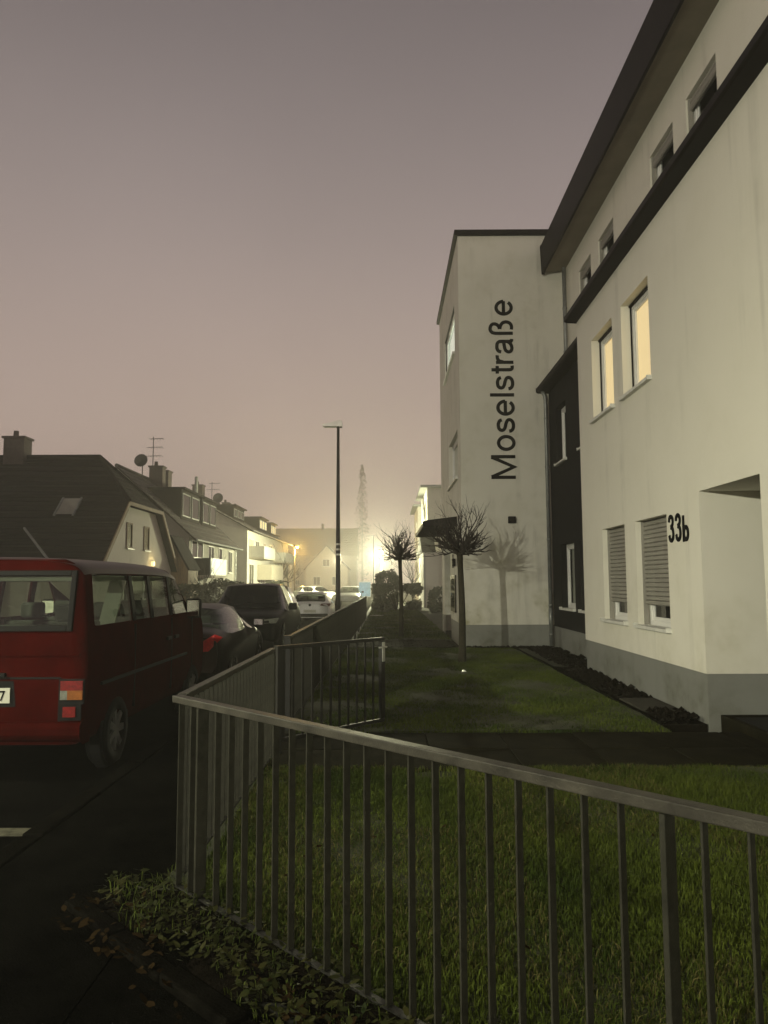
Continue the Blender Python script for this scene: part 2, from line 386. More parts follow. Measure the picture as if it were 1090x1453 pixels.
# garden path of slabs from the gate to the door
path = bpy.data.objects.new('path', None); COL.objects.link(path); path['kind'] = 'structure'
g = MB(); g.box(-1.19, 6.6, -.4, 4.9, 8.3, -.03); g.build('path_bed', 'soil', path)
x = -1.15
src = None
while x < 4.7:
    w = .78
    for r, (a, b) in enumerate(((6.66, 7.43), (7.44, 8.22))):
        if src is None:
            q = MB(); q.box(0, 0, -.06, w - .012, .765, 0); src = q.build('slab', 'slab', path, local=True, bevel=.006); src.location = (x, a, .0)
        else: inst(src, path, (x, a + rnd.uniform(-.004, .004), rnd.uniform(-.004, .005)))
    x += w
# paved way to the tower's door
way = bpy.data.objects.new('entrance_path', None); COL.objects.link(way); way['kind'] = 'structure'
src = None; k = 0
for j in range(9):
    for i in range(14):
        xx = -1.15 + i * .215 + (.1 if j % 2 else 0); yy = 18.75 + j * .265
        if xx > 1.62: continue
        if src is None:
            q = MB(); q.box(0, 0, -.08, .2, .25, 0); src = q.build('paver', 'slab', way, local=True, bevel=.01); src.location = (xx, yy, .012)
        else: inst(src, way, (xx, yy, .012 + rnd.uniform(-.008, .008)))
g = MB(); g.box(-.85, 31.1, -.3, 1.86, 31.75, .012); struct(g.build('cross_path', 'slab_light'))
dc = thing('drain_cover', (-.45, 36.2, 0), 'pale round drain cover in the grass near the end of the long railing', 'drain cover')
q = MB(); q.tube([(-.45, 36.2, -.05), (-.45, 36.2, .03)], .33, 20); q.build('lid', 'cover', dc)
q = MB(); q.tube([(-.45, 36.2, -.06), (-.45, 36.2, .018)], .40, 20); q.build('rim', 'kerb', dc)
pp = MB(); pp.add([(1.28, 13.1, .06), (1.36, 13.07, .075), (1.38, 13.16, .06), (1.31, 13.2, .085), (1.33, 13.13, .10)], [(0, 1, 4), (1, 2, 4), (2, 3, 4), (3, 0, 4)])
tag(pp.build('paper_scrap', 'white_frame'), 'crumpled scrap of white paper lying on the lawn', 'litter')
# flower bed in front of the facade with clods and edging stones
bed = bpy.data.objects.new('flower_bed', None); COL.objects.link(bed); bed['kind'] = 'structure'
def clods(mb, x0, x1, y0, y1, n, s0, s1, z0=-.02, hgt=0):
    for _ in range(n):
        cx, cyy = rnd.uniform(x0, x1), rnd.uniform(y0, y1); r = rnd.uniform(s0, s1); z = z0 + hgt * rnd.random()
        vs = []
        for d in ((1, 0, 0), (-1, 0, 0), (0, 1, 0), (0, -1, 0), (0, 0, 1), (0, 0, -1)):
            k = r * rnd.uniform(.6, 1.3); vs.append((cx + d[0] * k, cyy + d[1] * k, z + d[2] * k * .7))
        mb.add(vs, [(0, 2, 4), (2, 1, 4), (1, 3, 4), (3, 0, 4), (2, 0, 5), (1, 2, 5), (3, 1, 5), (0, 3, 5)])
g = MB(); g.box(3.12, 8.7, -.3, 3.62, 13.88, -.015); g.box(3.3, 13.67, -.3, 4.1, 18.3, -.02); g.box(1.9, 18.3, -.3, 4.1, 18.6, -.018); g.build('bed_soil', 'soil', bed)
g = MB(); clods(g, 3.14, 3.6, 8.75, 9.45, 130, .02, .06, .0, .05); clods(g, 3.14, 3.6, 10.4, 13.6, 520, .02, .07, 0, .06); clods(g, 3.3, 4.05, 13.7, 18.2, 420, .02, .07, 0, .06)
clods(g, 1.95, 4.0, 18.38, 18.58, 260, .02, .06, 0, .03)
tag(g.build('soil_clods', 'soil', bed), kind='stuff')
src = None
for i in range(10):
    y = 8.72 + i * .99
    if src is None:
        q = MB(); q.box(3.06, 0, -.2, 3.115, .98, .025); src = q.build('edging_stone', 'kerb', bed, local=True, bevel=.006); src.location = (0, y, 0)
    else: inst(src, bed, (rnd.uniform(-.008, .008), y, rnd.uniform(-.006, .006)))
g = MB(); g.box(3.13, 9.5, -.03, 3.6, 10.35, .035)
tag(g.build('paving_slab', 'slab_light', bed, bevel=.006))
# painted bay line behind the van
g = MB(); g.box(-4.9, 5.45, RZ + .002, -2.47, 5.62, RZ + .006); struct(g.build('bay_line', 'marking'))

# ---------------------------------------------------------------- main building
def wall(mb, org, ud, nd, u0, u1, z0, z1, holes):
    """front sheet with openings and their reveals. ud along the wall, nd outward normal"""
    us = sorted({u0, u1, *[h[0] for h in holes], *[h[1] for h in holes]}); zs = sorted({z0, z1, *[h[2] for h in holes], *[h[3] for h in holes]})
    us = [u for u in us if u0 <= u <= u1]; zs = [z for z in zs if z0 <= z <= z1]
    def P(u, z, d=0): return (org[0] + ud[0] * u - nd[0] * d, org[1] + ud[1] * u - nd[1] * d, z)
    for a, b in zip(us[:-1], us[1:]):
        for c, d in zip(zs[:-1], zs[1:]):
            m = ((a + b) / 2, (c + d) / 2)
            if any(h[0] < m[0] < h[1] and h[2] < m[1] < h[3] for h in holes): continue
            mb.quad(P(a, c), P(b, c), P(b, d), P(a, d))
    for ua, ub, za, zb, dep, *nb in holes:
        mb.quad(P(ua, za), P(ua, za, dep), P(ua, zb, dep), P(ua, zb)); mb.quad(P(ub, za), P(ub, zb), P(ub, zb, dep), P(ub, za, dep))
        mb.quad(P(ua, zb), P(ua, zb, dep), P(ub, zb, dep), P(ub, zb)); 
        if not nb: mb.quad(P(ua, za), P(ub, za), P(ub, za, dep), P(ua, za, dep))

def window(parent, org, ud, nd, ua, ub, za, zb, dep=.17, fm='white_frame', lit=None, sill=True, shutter=0, mullion=False, label=None, curtain=None):
    """a window set back in its opening: frame (> pane, sill, roller_shutter, curtain)"""
    def P(u, z, d): return Vector((org[0] + ud[0] * u - nd[0] * d, org[1] + ud[1] * u - nd[1] * d, z))
    def slab(mb, u0, u1, z0, z1, d0, d1):
        vs = [P(u, z, d) for d in (d0, d1) for u, z in ((u0, z0), (u1, z0), (u1, z1), (u0, z1))]
        mb.add(vs, [(0, 1, 2, 3), (7, 6, 5, 4), (0, 4, 5, 1), (1, 5, 6, 2), (2, 6, 7, 3), (3, 7, 4, 0)])
    f = MB(); w = .075; e = .002
    def ring(a, b, c, d, w, d0, d1):
        slab(f, a, a + w, c, d, d0, d1); slab(f, b - w, b, c, d, d0, d1); slab(f, a + w, b - w, c, c + w, d0, d1); slab(f, a + w, b - w, d - w, d, d0, d1)
    ring(ua + e, ub - e, za + e, zb - e, w, dep - .035, dep + .03)
    if mullion:
        mm = (ua + ub) / 2
        ring(ua + w, mm, za + w, zb - w, .055, dep - .035, dep + .015); ring(mm, ub - w, za + w, zb - w, .055, dep - .035, dep + .015)
    else: ring(ua + w, ub - w, za + w, zb - w, .05, dep - .022, dep + .012)
    fo = f.build('window', fm, parent, bevel=.006)
    if label: fo['label'] = label
    g = MB(); g.quad(P(ua + w, za + w, dep), P(ub - w, za + w, dep), P(ub - w, zb - w, dep), P(ua + w, zb - w, dep)); g.build('pane', 'pane', fo)
    g = MB()
    if lit:
        n = 24; hz = za + .05
        for i in range(n):
            a = ua + .02 + (ub - ua - .04) * i / n; b = ua + .02 + (ub - ua - .04) * (i + 1) / n
            d0 = dep + .02 + .0012 * math.sin(i * .9); d1 = dep + .02 + .0012 * math.sin((i + 1) * .9)
            g.quad(P(a, hz, d0), P(b, hz, d1), P(b, zb, d1), P(a, zb, d0))
        g.build('curtain', lit, fo)
    else:
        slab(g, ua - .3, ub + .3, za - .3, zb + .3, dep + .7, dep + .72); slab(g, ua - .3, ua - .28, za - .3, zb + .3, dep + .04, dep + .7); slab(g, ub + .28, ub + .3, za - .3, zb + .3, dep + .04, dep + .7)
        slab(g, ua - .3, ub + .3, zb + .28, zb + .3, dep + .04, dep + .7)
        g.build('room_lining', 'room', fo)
        if curtain:
            g = MB(); slab(g, ua + .03, ub - .03, zb - (zb - za) * curtain, zb - .05, dep + .08, dep + .09); g.build('curtain', 'sill', fo)
    if sill:
        g = MB(); slab(g, ua - .03, ub + .03, za - .035, za + .012, -.07, dep - .05)
        slab(g, ua - .032, ua + .0, za + .0, za + .03, -.072, .0); slab(g, ub - .0, ub + .032, za + .0, za + .03, -.072, .0)
        g.build('sill', 'sill', fo, bevel=.005)
    if lit and not shutter and sill:
        g = MB(); slab(g, ua + .003, ua + .014, za + .015, zb, dep - .06, dep - .036); slab(g, ub - .014, ub - .003, za + .015, zb, dep - .06, dep - .036); slab(g, ua + .016, ub - .016, zb - .03, zb - .004, dep - .08, dep - .037)
        each(g, 'guide_rail', 'dark_metal', fo)
    if shutter:
        g = MB(); z = zb - .02; zend = zb - (zb - za) * shutter; hh = .062
        while z > zend:
            vs = []
            prof = [(0, dep - .085), (-.012, dep - .098), (-.048, dep - .098), (-.058, dep - .085), (-.058, dep - .075), (0, dep - .075)]
            for u in (ua + .035, ub - .035):
                vs += [P(u, z + dz, d) for dz, d in prof]
            n = len(prof); g.add(vs, [(i, (i + 1) % n, n + (i + 1) % n, n + i) for i in range(n)] + [tuple(range(n)), tuple(range(2 * n - 1, n - 1, -1))])
            z -= hh
        slab(g, ua + .03, ub - .03, z + .02, z + .06, dep - .105, dep - .07)
        tag(g.build('roller_shutter', 'shutter', fo), kind='stuff')
        g = MB(); slab(g, ua + .004, ua + .034, za, zb, dep - .12, dep - .055); slab(g, ub - .034, ub - .004, za, zb, dep - .12, dep - .055); each(g, 'guide_rail', 'shutter', fo)
    return fo

XF = 3.62
main = thing('apartment_building', (XF, 9, 0), 'white rendered apartment building with number 33b and dark cornice, nearest on the right', 'building', 'buildings joined on the right')
ORG = (XF, 0); UD = (0, 1); ND = (-1, 0)
low = [(9.70, 10.93, .97, 2.46), (11.42, 12.60, .97, 2.46)]
upp = [(10.06, 11.26, 4.36, 5.80), (11.72, 12.92, 4.36, 5.80)]
holes = [(a, b, c, d, .2) for a, b, c, d in low + upp]
niche = (7.245, 8.67, .55, 2.63, 1.35, 0)
offs = [(a, b, c, d, .2) for a, b, c, d in ((2.3, 3.5, .97, 2.46), (2.3, 3.5, 4.36, 5.8), (4.6, 5.8, 4.36, 5.8), (4.6, 5.8, .97, 2.46))]
w = MB(); wall(w, ORG, UD, ND, -24, 13.86, .55, 6.46, holes + [niche] + offs)
w.quad((XF, 13.86, .55), (5, 13.86, .55), (5, 13.86, 6.46), (XF, 13.86, 6.46))
w.quad((XF, -24, .55), (9, -24, .55), (9, -24, 6.46), (XF, -24, 6.46))
w.quad((XF, -24, .55), (XF + .03, -24, .55), (XF + .03, 7.245, .55), (XF, 7.245, .55)); w.quad((XF, 8.67, .55), (XF + .03, 8.67, .55), (XF + .03, 13.86, .55), (XF, 13.86, .55))
w.build('wall', 'wall', main)
p = MB(); XP = XF + .012
p.quad((XP, 8.67 + .01, -.3), (XP, 13.85, -.3), (XP, 13.85, .551), (XP, 8.68, .551)); p.quad((XP, 8.68, -.3), (5.0, 8.68, -.3), (5.0, 8.68, .551), (XP, 8.68, .551))
p.quad((XP, 13.85, -.3), (5, 13.85, -.3), (5, 13.85, .551), (XP, 13.85, .551))
p.quad((XP, -24, -.3), (XP, 7.235, -.3), (XP, 7.235, .551), (XP, -24, .551)); p.quad((XP, 7.235, -.3), (5, 7.235, -.3), (5, 7.235, .551), (XP, 7.235, .551))
each(p, 'plinth', 'plinth', main)
# door niche: step, door
d = MB(); d.box(3.75, 7.3, -.1, 4.97, 8.66, .10); d.build('doorstep', 'slab', main, bevel=.01)
d = MB(); d.quad((4.96, 7.24, .1), (4.96, 8.68, .1), (4.96, 8.68, 2.63), (4.96, 7.24, 2.63)); dd = d.build('door', 'dark_metal', main)
d = MB(); d.box(4.90, 7.42, .75, 4.955, 7.95, 2.35); d.build('door_glass', 'win_dark', dd)
d = MB(); d.tube([(4.87, 8.3, .9), (4.87, 8.3, 1.6)], .016, 8); d.build('handle', 'steel', dd)
d = MB(); d.box(3.80, 7.6, .101, 4.5, 8.4, .115); d.build('doormat', 'plastic', main)
for i, (a, b, c, dd_) in enumerate(low): window(main, ORG, UD, ND, a, b, c, dd_, .2, shutter=.79, label='window with grey roller shutter three quarters down')
for a, b, c, dd_ in upp: window(main, ORG, UD, ND, a, b, c, dd_, .2, lit='lit_warm', label='lit window with warm yellow light')
for a, b, c, dd_, _ in offs: window(main, ORG, UD, ND, a, b, c, dd_, .2, curtain=.4)
# cornice over the second floor
XU0 = 4.56
c = MB(); prof = [(3.60, 6.461), (3.43, 6.47), (3.395, 6.49), (3.395, 6.58), (3.43, 6.60), (XU0, 6.66), (XU0, 6.461)]
c.prism(prof, 'y', -24, 13.88); c.build('cornice', 'dark_metal', main, bevel=.01)
# set-back top storey
XU = 4.55; top = [(9.73, 10.77, 7.5, 8.82), (11.29, 12.33, 7.5, 8.82), (14.42, 15.49, 7.5, 8.82), (16.08, 17.10, 7.5, 8.82)]
w = MB(); wall(w, (XU, 0), UD, ND, -24, 18.6, 6.6, 9.44, [(a, b, c_, d_, .22) for a, b, c_, d_ in top]); w.quad((XU, -24, 6.6), (9, -24, 6.6), (9, -24, 9.44), (XU, -24, 9.44))
w.build('top_storey_wall', 'wall', main)
for a, b, c_, d_ in top: window(main, (XU, 0), UD, ND, a, b, c_, d_, .15, shutter=.12, sill=False)
e = MB(); e.quad((4.03, -24.4, 9.375), (4.03, 18.45, 9.375), (XU + .02, 18.45, 9.43), (XU + .02, -24.4, 9.43)); e.build('soffit', 'soffit', main)
e = MB(); e.prism([(3.98, 9.34), (4.035, 9.34), (4.035, 9.385), (XU + .02, 9.445), (9.5, 9.46), (9.5, 10.3), (3.97, 10.10), (3.95, 10.06)], 'y', -24.5, 18.45); e.build('eave', 'dark_metal', main, bevel=.012)
e = MB(); e.tube([(4.45, 18.12, 6.5), (4.45, 18.12, 9.37)], .05, 12)
for z in (7.2, 8.3): e.tube([(4.45, 18.12, z), (4.45, 18.12, z + .04)], .06, 12)
e.build('drainpipe', 'zinc', main, smooth=True)
# house number
Mx = Matrix(((0, 0, -1, XF - .002), (-1, 0, 0, 9.64), (0, 1, 0, 2.07), (0, 0, 0, 1)))
three = ([spline([(.1, .72), (.12, .84), (.24, .905), (.36, .86), (.41, .74), (.36, .61), (.22, .545)]), spline([(.22, .54), (.37, .49), (.43, .32), (.38, .16), (.25, .095), (.13, .15), (.09, .28)])], .61)
bee = ([[(.1, 0), (.1, .86)], arc(.27, .27, .16, .20, 0, 360)], .6)
stroke_text('house_number', [three, three, bee], .375, .135, .010, 'letter', main, Mx, 1.05)

# ---------------------------------------------------------------- dark link block
link = thing('link_building', (4.1, 16, 0), 'recessed charcoal black block between the lettered gable and the 33b facade', 'building', 'buildings joined on the right')
XL = 4.1
lh = [(16.88, 17.86, 4.37, 5.72), (14.7, 15.7, 4.37, 5.72), (16.45, 17.70, .98, 2.46), (14.75, 15.95, .98, 2.46)]
w = MB(); wall(w, (XL, 0), UD, ND, 13.88, 18.59, .52, 6.30, [(a, b, c_, d_, .2) for a, b, c_, d_ in lh]); w.build('wall', 'black_wall', link)
for a, b, c_, d_ in lh: window(link, (XL, 0), UD, ND, a, b, c_, d_, .17, curtain=.95 if b > 16.5 else None)
p = MB(); p.quad((XL + .012, 13.88, -.3), (XL + .012, 18.59, -.3), (XL + .012, 18.59, .521), (XL + .012, 13.88, .521)); p.build('plinth', 'plinth', link)
c = MB(); c.prism([(4.54, 6.30), (3.83, 6.30), (3.79, 6.33), (3.79, 6.42), (3.83, 6.44), (4.54, 6.48)], 'y', 13.90, 18.58); c.build('roof_edge', 'dark_metal', link, bevel=.01)
c = MB(); c.tube([(3.90, 18.42, 6.33), (3.97, 18.45, 6.2), (3.99, 18.46, 6.1), (3.99, 18.46, -.1)], .045, 12)
for z in (.3, 1.0, 2.6, 4.4, 5.6): c.tube([(3.99, 18.46, z), (3.99, 18.46, z + .045)], .055, 12)
c.tube([(3.99, 18.46, .5), (3.99, 18.46, .95)], .052, 12)
c.build('drainpipe', 'zinc', link, smooth=True)

# ---------------------------------------------------------------- lettered tower
YT = 18.6; XT = 1.87
tower = thing('stair_tower', (3, YT, 0), 'tall white flat-roofed block with the street name lettered up its gable', 'building', 'buildings joined on the right')
tw = [(19.75, 23.0, 7.72, 9.05), (19.3, 22.0, 4.28, 5.55)]
w = MB(); wall(w, (0, YT), (1, 0), (0, -1), XT, 9, .55, 10.42, [])
wall(w, (XT, 0), UD, ND, YT, 25.2, .55, 10.42, [(a, b, c_, d_, .25) for a, b, c_, d_ in tw] + [(22.0, 24.2, .55, 2.75, .5, 0)])
w.quad((XT, 25.2, 0), (9, 25.2, 0), (9, 25.2, 10.42), (XT, 25.2, 10.42)); w.build('wall', 'wall_gable', tower)
p = MB(); p.quad((XT + .012, YT + .012, -.3), (9, YT + .012, -.3), (9, YT + .012, .551), (XT + .012, YT + .012, .551))
p.quad((XT + .012, YT + .012, -.3), (XT + .012, 22.0, -.3), (XT + .012, 22.0, .551), (XT + .012, YT + .012, .551)); p.quad((XT + .012, 24.2, -.3), (XT + .012, 25.2, -.3), (XT + .012, 25.2, .551), (XT + .012, 24.2, .551))
each(p, 'plinth', 'plinth', tower)
c = MB(); c.box(XT - .09, YT - .09, 10.42, 9, 25.3, 10.56); c.build('roof_edge', 'dark_metal', tower, bevel=.015)
window(tower, (XT, 0), UD, ND, *tw[0], .09, lit='lit_white', label='lit stairwell window')
window(tower, (XT, 0), UD, ND, *tw[1], .14, curtain=.9)
d = MB(); d.box(XT + .45, 22.0, 0, XT + .5, 24.2, 2.75); dd = d.build('door', 'dark_metal', tower)
d = MB(); d.box(XT + .43, 22.25, .3, XT + .448, 23.95, 2.5); d.build('door_glass', 'win_dark', dd)
c = MB(); c.prism([(XT, 3.08), (1.02, 3.06), (.98, 3.08), (.98, 3.17), (1.05, 3.2), (XT, 3.30)], 'y', 19.75, 24.6); c.build('canopy', 'dark_metal', tower, bevel=.012)
c = MB(); c.box(XT - .04, 20.2, .78, XT - .003, 21.6, 1.78); nb = c.build('notice_board', 'dark_metal', tower, bevel=.006)
c = MB(); c.box(XT - .046, 20.35, .9, XT - .041, 21.45, 1.3); c.box(XT - .046, 20.35, 1.36, XT - .041, 21.45, 1.68); c.build('notice_glass', 'pane', nb)
c = MB(); c.box(XT - .02, 20.9, 1.98, XT - .003, 21.12, 2.36); c.build('number_sign', 'letter', tower)
c = MB(); c.box(XT - .09, 20.3, 2.02, XT - .003, 20.6, 2.22); c.build('entry_lamp', 'plastic', tower, bevel=.02)
c = MB(); c.box(3.02, YT - .10, 3.03, 3.2, YT - .002, 3.2); c.build('wall_lamp', 'plastic', tower, bevel=.01)
# the street name, read from below upwards
Mx = Matrix(((0, -1, 0, 3.235), (0, 0, -1, YT - .008), (1, 0, 0, 4.14), (0, 0, 0, 1)))
h = .058
GL_ = {
 'M': ([[(h, 0), (h, 1)], [(.86 - h, 0), (.86 - h, 1)], [(h + .012, .99), (.43, .06), (.86 - h - .012, .99)]], 1.163),
 'o': ([arc(.29, .365, .29 - h, .375 - h, 0, 360)], .777),
 's': ([spline([(.455, .53), (.42, .62), (.33, .67), (.25, .678), (.14, .65), (.08, .57), (.09, .47), (.18, .40), (.32, .36), (.44, .29), (.455, .18), (.38, .085), (.25, .052), (.13, .075), (.06, .15), (.045, .23)])], .698),
 'e': ([[(h, .375), (.54, .375)], arc(.295, .365, .295 - h, .375 - h, 2, 325)], .777),
 'l': ([[(h + .03, 0), (h + .03, 1)]], .31),
 't': ([spline([(.14, .92), (.14, .55), (.14, .2), (.16, .09), (.22, .055), (.29, .06)]), [(0, .68), (.28, .68)]], .388),
 'r': ([[(h + .02, 0), (h + .02, .725)], spline([(h + .03, .42), (.13, .58), (.2, .65), (.29, .672), (.34, .665)])], .465),
 'a': ([spline([(.06, .50), (.09, .61), (.17, .665), (.27, .678), (.38, .655), (.44, .58), (.45, .48), (.45, .3), (.45, .15), (.47, .07), (.54, .055)]),
        spline([(.45, .42), (.38, .385), (.22, .355), (.11, .305), (.06, .2), (.09, .1), (.18, .052), (.29, .07), (.39, .14), (.44, .24), (.45, .34)])], .777),
 'ß': ([spline([(h + .02, 0), (h + .02, .35), (h + .02, .7), (.11, .86), (.2, .94), (.3, .94), (.4, .88), (.43, .77), (.40, .66), (.33, .585), (.24, .55)]),
        spline([(.24, .545), (.36, .51), (.46, .43), (.5, .3), (.48, .17), (.41, .08), (.31, .048), (.22, .06)])], .853)}
Mx = Matrix(((0, -1, 0, 3.235), (0, 0, -1, YT - .002), (1, 0, 0, 4.14), (0, 0, 0, 1)))
stroke_text('lettering', [GL_[c_] for c_ in 'Moselstraße'], .605, .138, .012, 'letter', tower, Mx, 1.15)

# ---------------------------------------------------------------- fences and gate
BAR = MB(); BAR.box(-.015, -.004, .07, .015, .004, .965)
bar_mesh = None
def fence_run(name, p, q, label, posts, spacing=.118, rail_w=.055, mkey='fence', bars=True, skip=.06, z0=0, barw=.03):
    p = Vector((*p, 0)); q = Vector((*q, 0)); d = q - p; L = d.length; d.normalize(); ang = math.atan2(d.y, d.x)
    root = thing(name, (p.x, p.y, z0), label, 'fence', 'railing fences in front of the gardens')
    rt = MB(); rt.beam((0, 0, .982), tuple(d * L + Vector((0, 0, .982))), rail_w, .036); rt.build('top_rail', 'rail', root, local=True, bevel=.004)
    rt = MB(); rt.beam(tuple(d * .05 + Vector((0, 0, .03))), tuple(d * (L - .05) + Vector((0, 0, .03))), .03, .01); rt.build('bottom_rail', 'fence_dark', root, local=True)
    src = None
    for s in posts:
        v = d * s
        if src is None:
            b = MB(); b.box(-.009, -.031, -.3, .009, .031, .963); src = b.build('post', mkey, root, local=True, bevel=.003); src.location = v; src.rotation_euler = (0, 0, ang)
        else: inst(src, root, v, ang)
    s = skip; src = None
    while s < L - .03:
        if all(abs(s - t) > .055 for t in posts):
            v = d * s
            if src is None:
                b = MB(); b.box(-.004, -barw / 2, .034, .004, barw / 2, .963); src = b.build('bar', mkey, root, local=True, bevel=.0015); src.location = v; src.rotation_euler = (0, 0, ang)
            else: inst(src, root, v, ang + rnd.uniform(-.02, .02))
        s += spacing
    return root
NE = (FN[0] + FD[0] * 5.2, FN[1] + FD[1] * 5.2)
fence_run('railing_fence', FN, NE, 'near stretch of grey metal railing slanting across the bottom of the lawn', [.27, 2.74, 5.15], .121, .055, 'fence', barw=.033)
fence_run('railing_fence', (-1.115, 4.19), (-1.05, 7.06), 'short grey railing beside the van, between the near corner and the open gate', [2.84], .112, .05, 'fence', barw=.034)
fence_run('railing_fence', (-1.10, 8.62), (-.88, 33.5), 'long dark railing running down the street beyond the gate to the hedge', [.03] + [2.5 * k for k in range(1, 10)], .112, .05, 'fence', barw=.034)
# the open gate
gate = thing('garden_gate', (-1.03, 7.27, 0), 'dark metal garden gate standing open with a steel handle', 'gate')
ga = math.atan2(8.36 - 7.27, -.02 + 1.03); GL = 1.47
gate.rotation_euler = (0, 0, ga)
b = MB(); b.box(-.03, -.03, -.02, .03, .03, 1.0); b.build('hinge_post', 'fence_dark', gate, local=True, bevel=.003)
b = MB(); b.box(.035, -.02, .965, GL, .02, 1.0); b.box(.035, -.02, .10, GL, .02, .135); b.box(.035, -.02, .136, .075, .02, .964); b.box(GL - .06, -.022, .136, GL, .022, .964)
b.build('gate_frame', 'fence_dark', gate, local=True, bevel=.003)
src = None
for k in range(1, 11):
    v = (.06 + k * (GL - .1) / 11.0, 0, 0)
    if src is None:
        b = MB(); b.box(-.012, -.006, .136, .012, .006, .964); src = b.build('bar', 'fence_dark', gate, local=True); src.location = v
    else: inst(src, gate, v)
b = MB(); b.box(GL - .05, -.032, .74, GL - .008, .032, .95); lk = b.build('lock_plate', 'steel', gate, local=True, bevel=.004)
b = MB(); b.tube([(GL - .03, -.02, .90), (GL - .03, -.075, .90), (GL - .04, -.08, .90), (GL - .16, -.08, .90)], .010, 8); b.build('handle', 'steel', lk, local=True, smooth=True)
gp = thing('gate_post', (-1.10, 8.50, 0), 'dark steel gate post at the start of the long railing', 'post')
b = MB(); b.box(-.035, -.035, -.2, .035, .035, 1.0); b.build('shaft', 'fence_dark', gp, local=True, bevel=.003)
b = MB(); b.box(-.038, -.038, 1.001, .038, .038, 1.012); b.build('cap', 'fence_dark', gp, local=True)

# ---------------------------------------------------------------- grass, weeds, leaves
def blades(name, n, xr, yr, inside, h0, h1, wd, seed, m='grass', lean=.6):
    r = np.random.default_rng(seed)
    x = r.uniform(*xr, n * 3); y = r.uniform(*yr, n * 3)
    keep = inside(x, y); x = x[keep][:n]; y = y[keep][:n]; n = len(x)
    clump = .55 + .45 * np.sin(x * 2.3 + 1.3 * np.sin(y * 1.9)) * np.sin(y * 2.7 + 1.1 * np.sin(x * 3.1)) + .25 * np.sin(x * 9 + y * 7)
    bare = np.sin(x * 1.7 + 2.1 * np.sin(y * 1.3 + .7)) * np.sin(y * 2.1 + 1.7 * np.sin(x * 1.1)) + .6 * np.sin(x * 4.3 + y * 2.9) * np.sin(y * 5.1 - x * 1.9)
    kk = r.random(n) < np.clip(1.25 - .8 * np.clip(bare, 0, 2), .12, 1); x, y, clump = x[kk], y[kk], clump[kk]; n = len(x)
    h = (h0 + (h1 - h0) * r.random(n)) * np.clip(.55 + .6 * clump, .3, 1.4)
    a = r.uniform(0, 2 * np.pi, n); ln = lean * r.random(n) * h; w = wd * (.6 + .8 * r.random(n))
    dx, dy = np.cos(a), np.sin(a); b = r.uniform(0, 2 * np.pi, n); wx, wy = np.cos(b) * w / 2, np.sin(b) * w / 2
    V = np.zeros((n, 5, 3), dtype=np.float32)
    z0 = -.012
    V[:, 0] = np.stack([x - wx, y - wy, np.full(n, z0)], 1); V[:, 1] = np.stack([x + wx, y + wy, np.full(n, z0)], 1)
    mx, my = x + dx * ln * .35, y + dy * ln * .35
    V[:, 2] = np.stack([mx + wx * .8, my + wy * .8, h * .6], 1); V[:, 3] = np.stack([mx - wx * .8, my - wy * .8, h * .6], 1)
    V[:, 4] = np.stack([x + dx * ln, y + dy * ln, h * (1 - .3 * r.random(n))], 1)
    base = (np.arange(n) * 5)[:, None]
    loops = np.concatenate([base + np.array([0, 1, 2, 3]), base + np.array([3, 2, 4])], 1).ravel()
    me = bpy.data.meshes.new(name)
    me.vertices.add(n * 5); me.vertices.foreach_set('co', V.ravel())
    me.loops.add(n * 7); me.loops.foreach_set('vertex_index', loops.astype(np.int32))
    me.polygons.add(n * 2)
    st = (np.arange(n) * 7)[:, None] + np.array([0, 4]); me.polygons.foreach_set('loop_start', st.ravel().astype(np.int32))
    me.update(calc_edges=True); me.materials.append(M[m])
    o = bpy.data.objects.new(name, me); COL.objects.link(o); return tag(o, kind='stuff')
NS = lambda x, y: (x - FN[0]) * .719 + (y - FN[1]) * .695
tag(blades('near_grass', 230000, (-1.1, 3.55), (.9, 6.66), lambda x, y: (NS(x, y) > .02) & (x > -1.04), .015, .055, .0042, 1, 'grass', 1.2), 'short wet green grass of the near lawn behind the railing', 'grass')
tag(blades('grass', 110000, (-1.05, 3.05), (8.2, 18.5), lambda x, y: (x < 3.03), .015, .045, .008, 2, 'grass', 1.2), 'green grass of the lawn between the path and the lettered gable', 'grass')
tag(blades('dry_grass', 26000, (-1.1, 3.55), (.9, 6.66), lambda x, y: (NS(x, y) > .02) & (x > -1.04) & (np.sin(x * 2.3 + 1.5) * np.sin(y * 1.9) > -.1), .02, .065, .0042, 9, 'dry', 1.5), 'pale dry blades among the near grass', 'grass')
tag(blades('far_grass', 24000, (-.85, 1.8), (21.3, 44), lambda x, y: x < 1.83, .03, .08, .022, 3), 'dim grass of the lawn past the side entrance', 'grass')
tag(blades('verge_grass', 5500, (-1.5, 1.2), (2.0, 8.4), lambda x, y: ((NS(x, y) < .04) & (NS(x, y) > -.3 - .1 * np.sin(x * 9)) & (y < 4.3)) | ((x > -1.2) & (x < -1.02) & (y > 4.1) & (y < 7.1)), .02, .075, .005, 4, 'grass', 1.2), 'straggly grass and weeds growing along the foot of the railing', 'weeds')
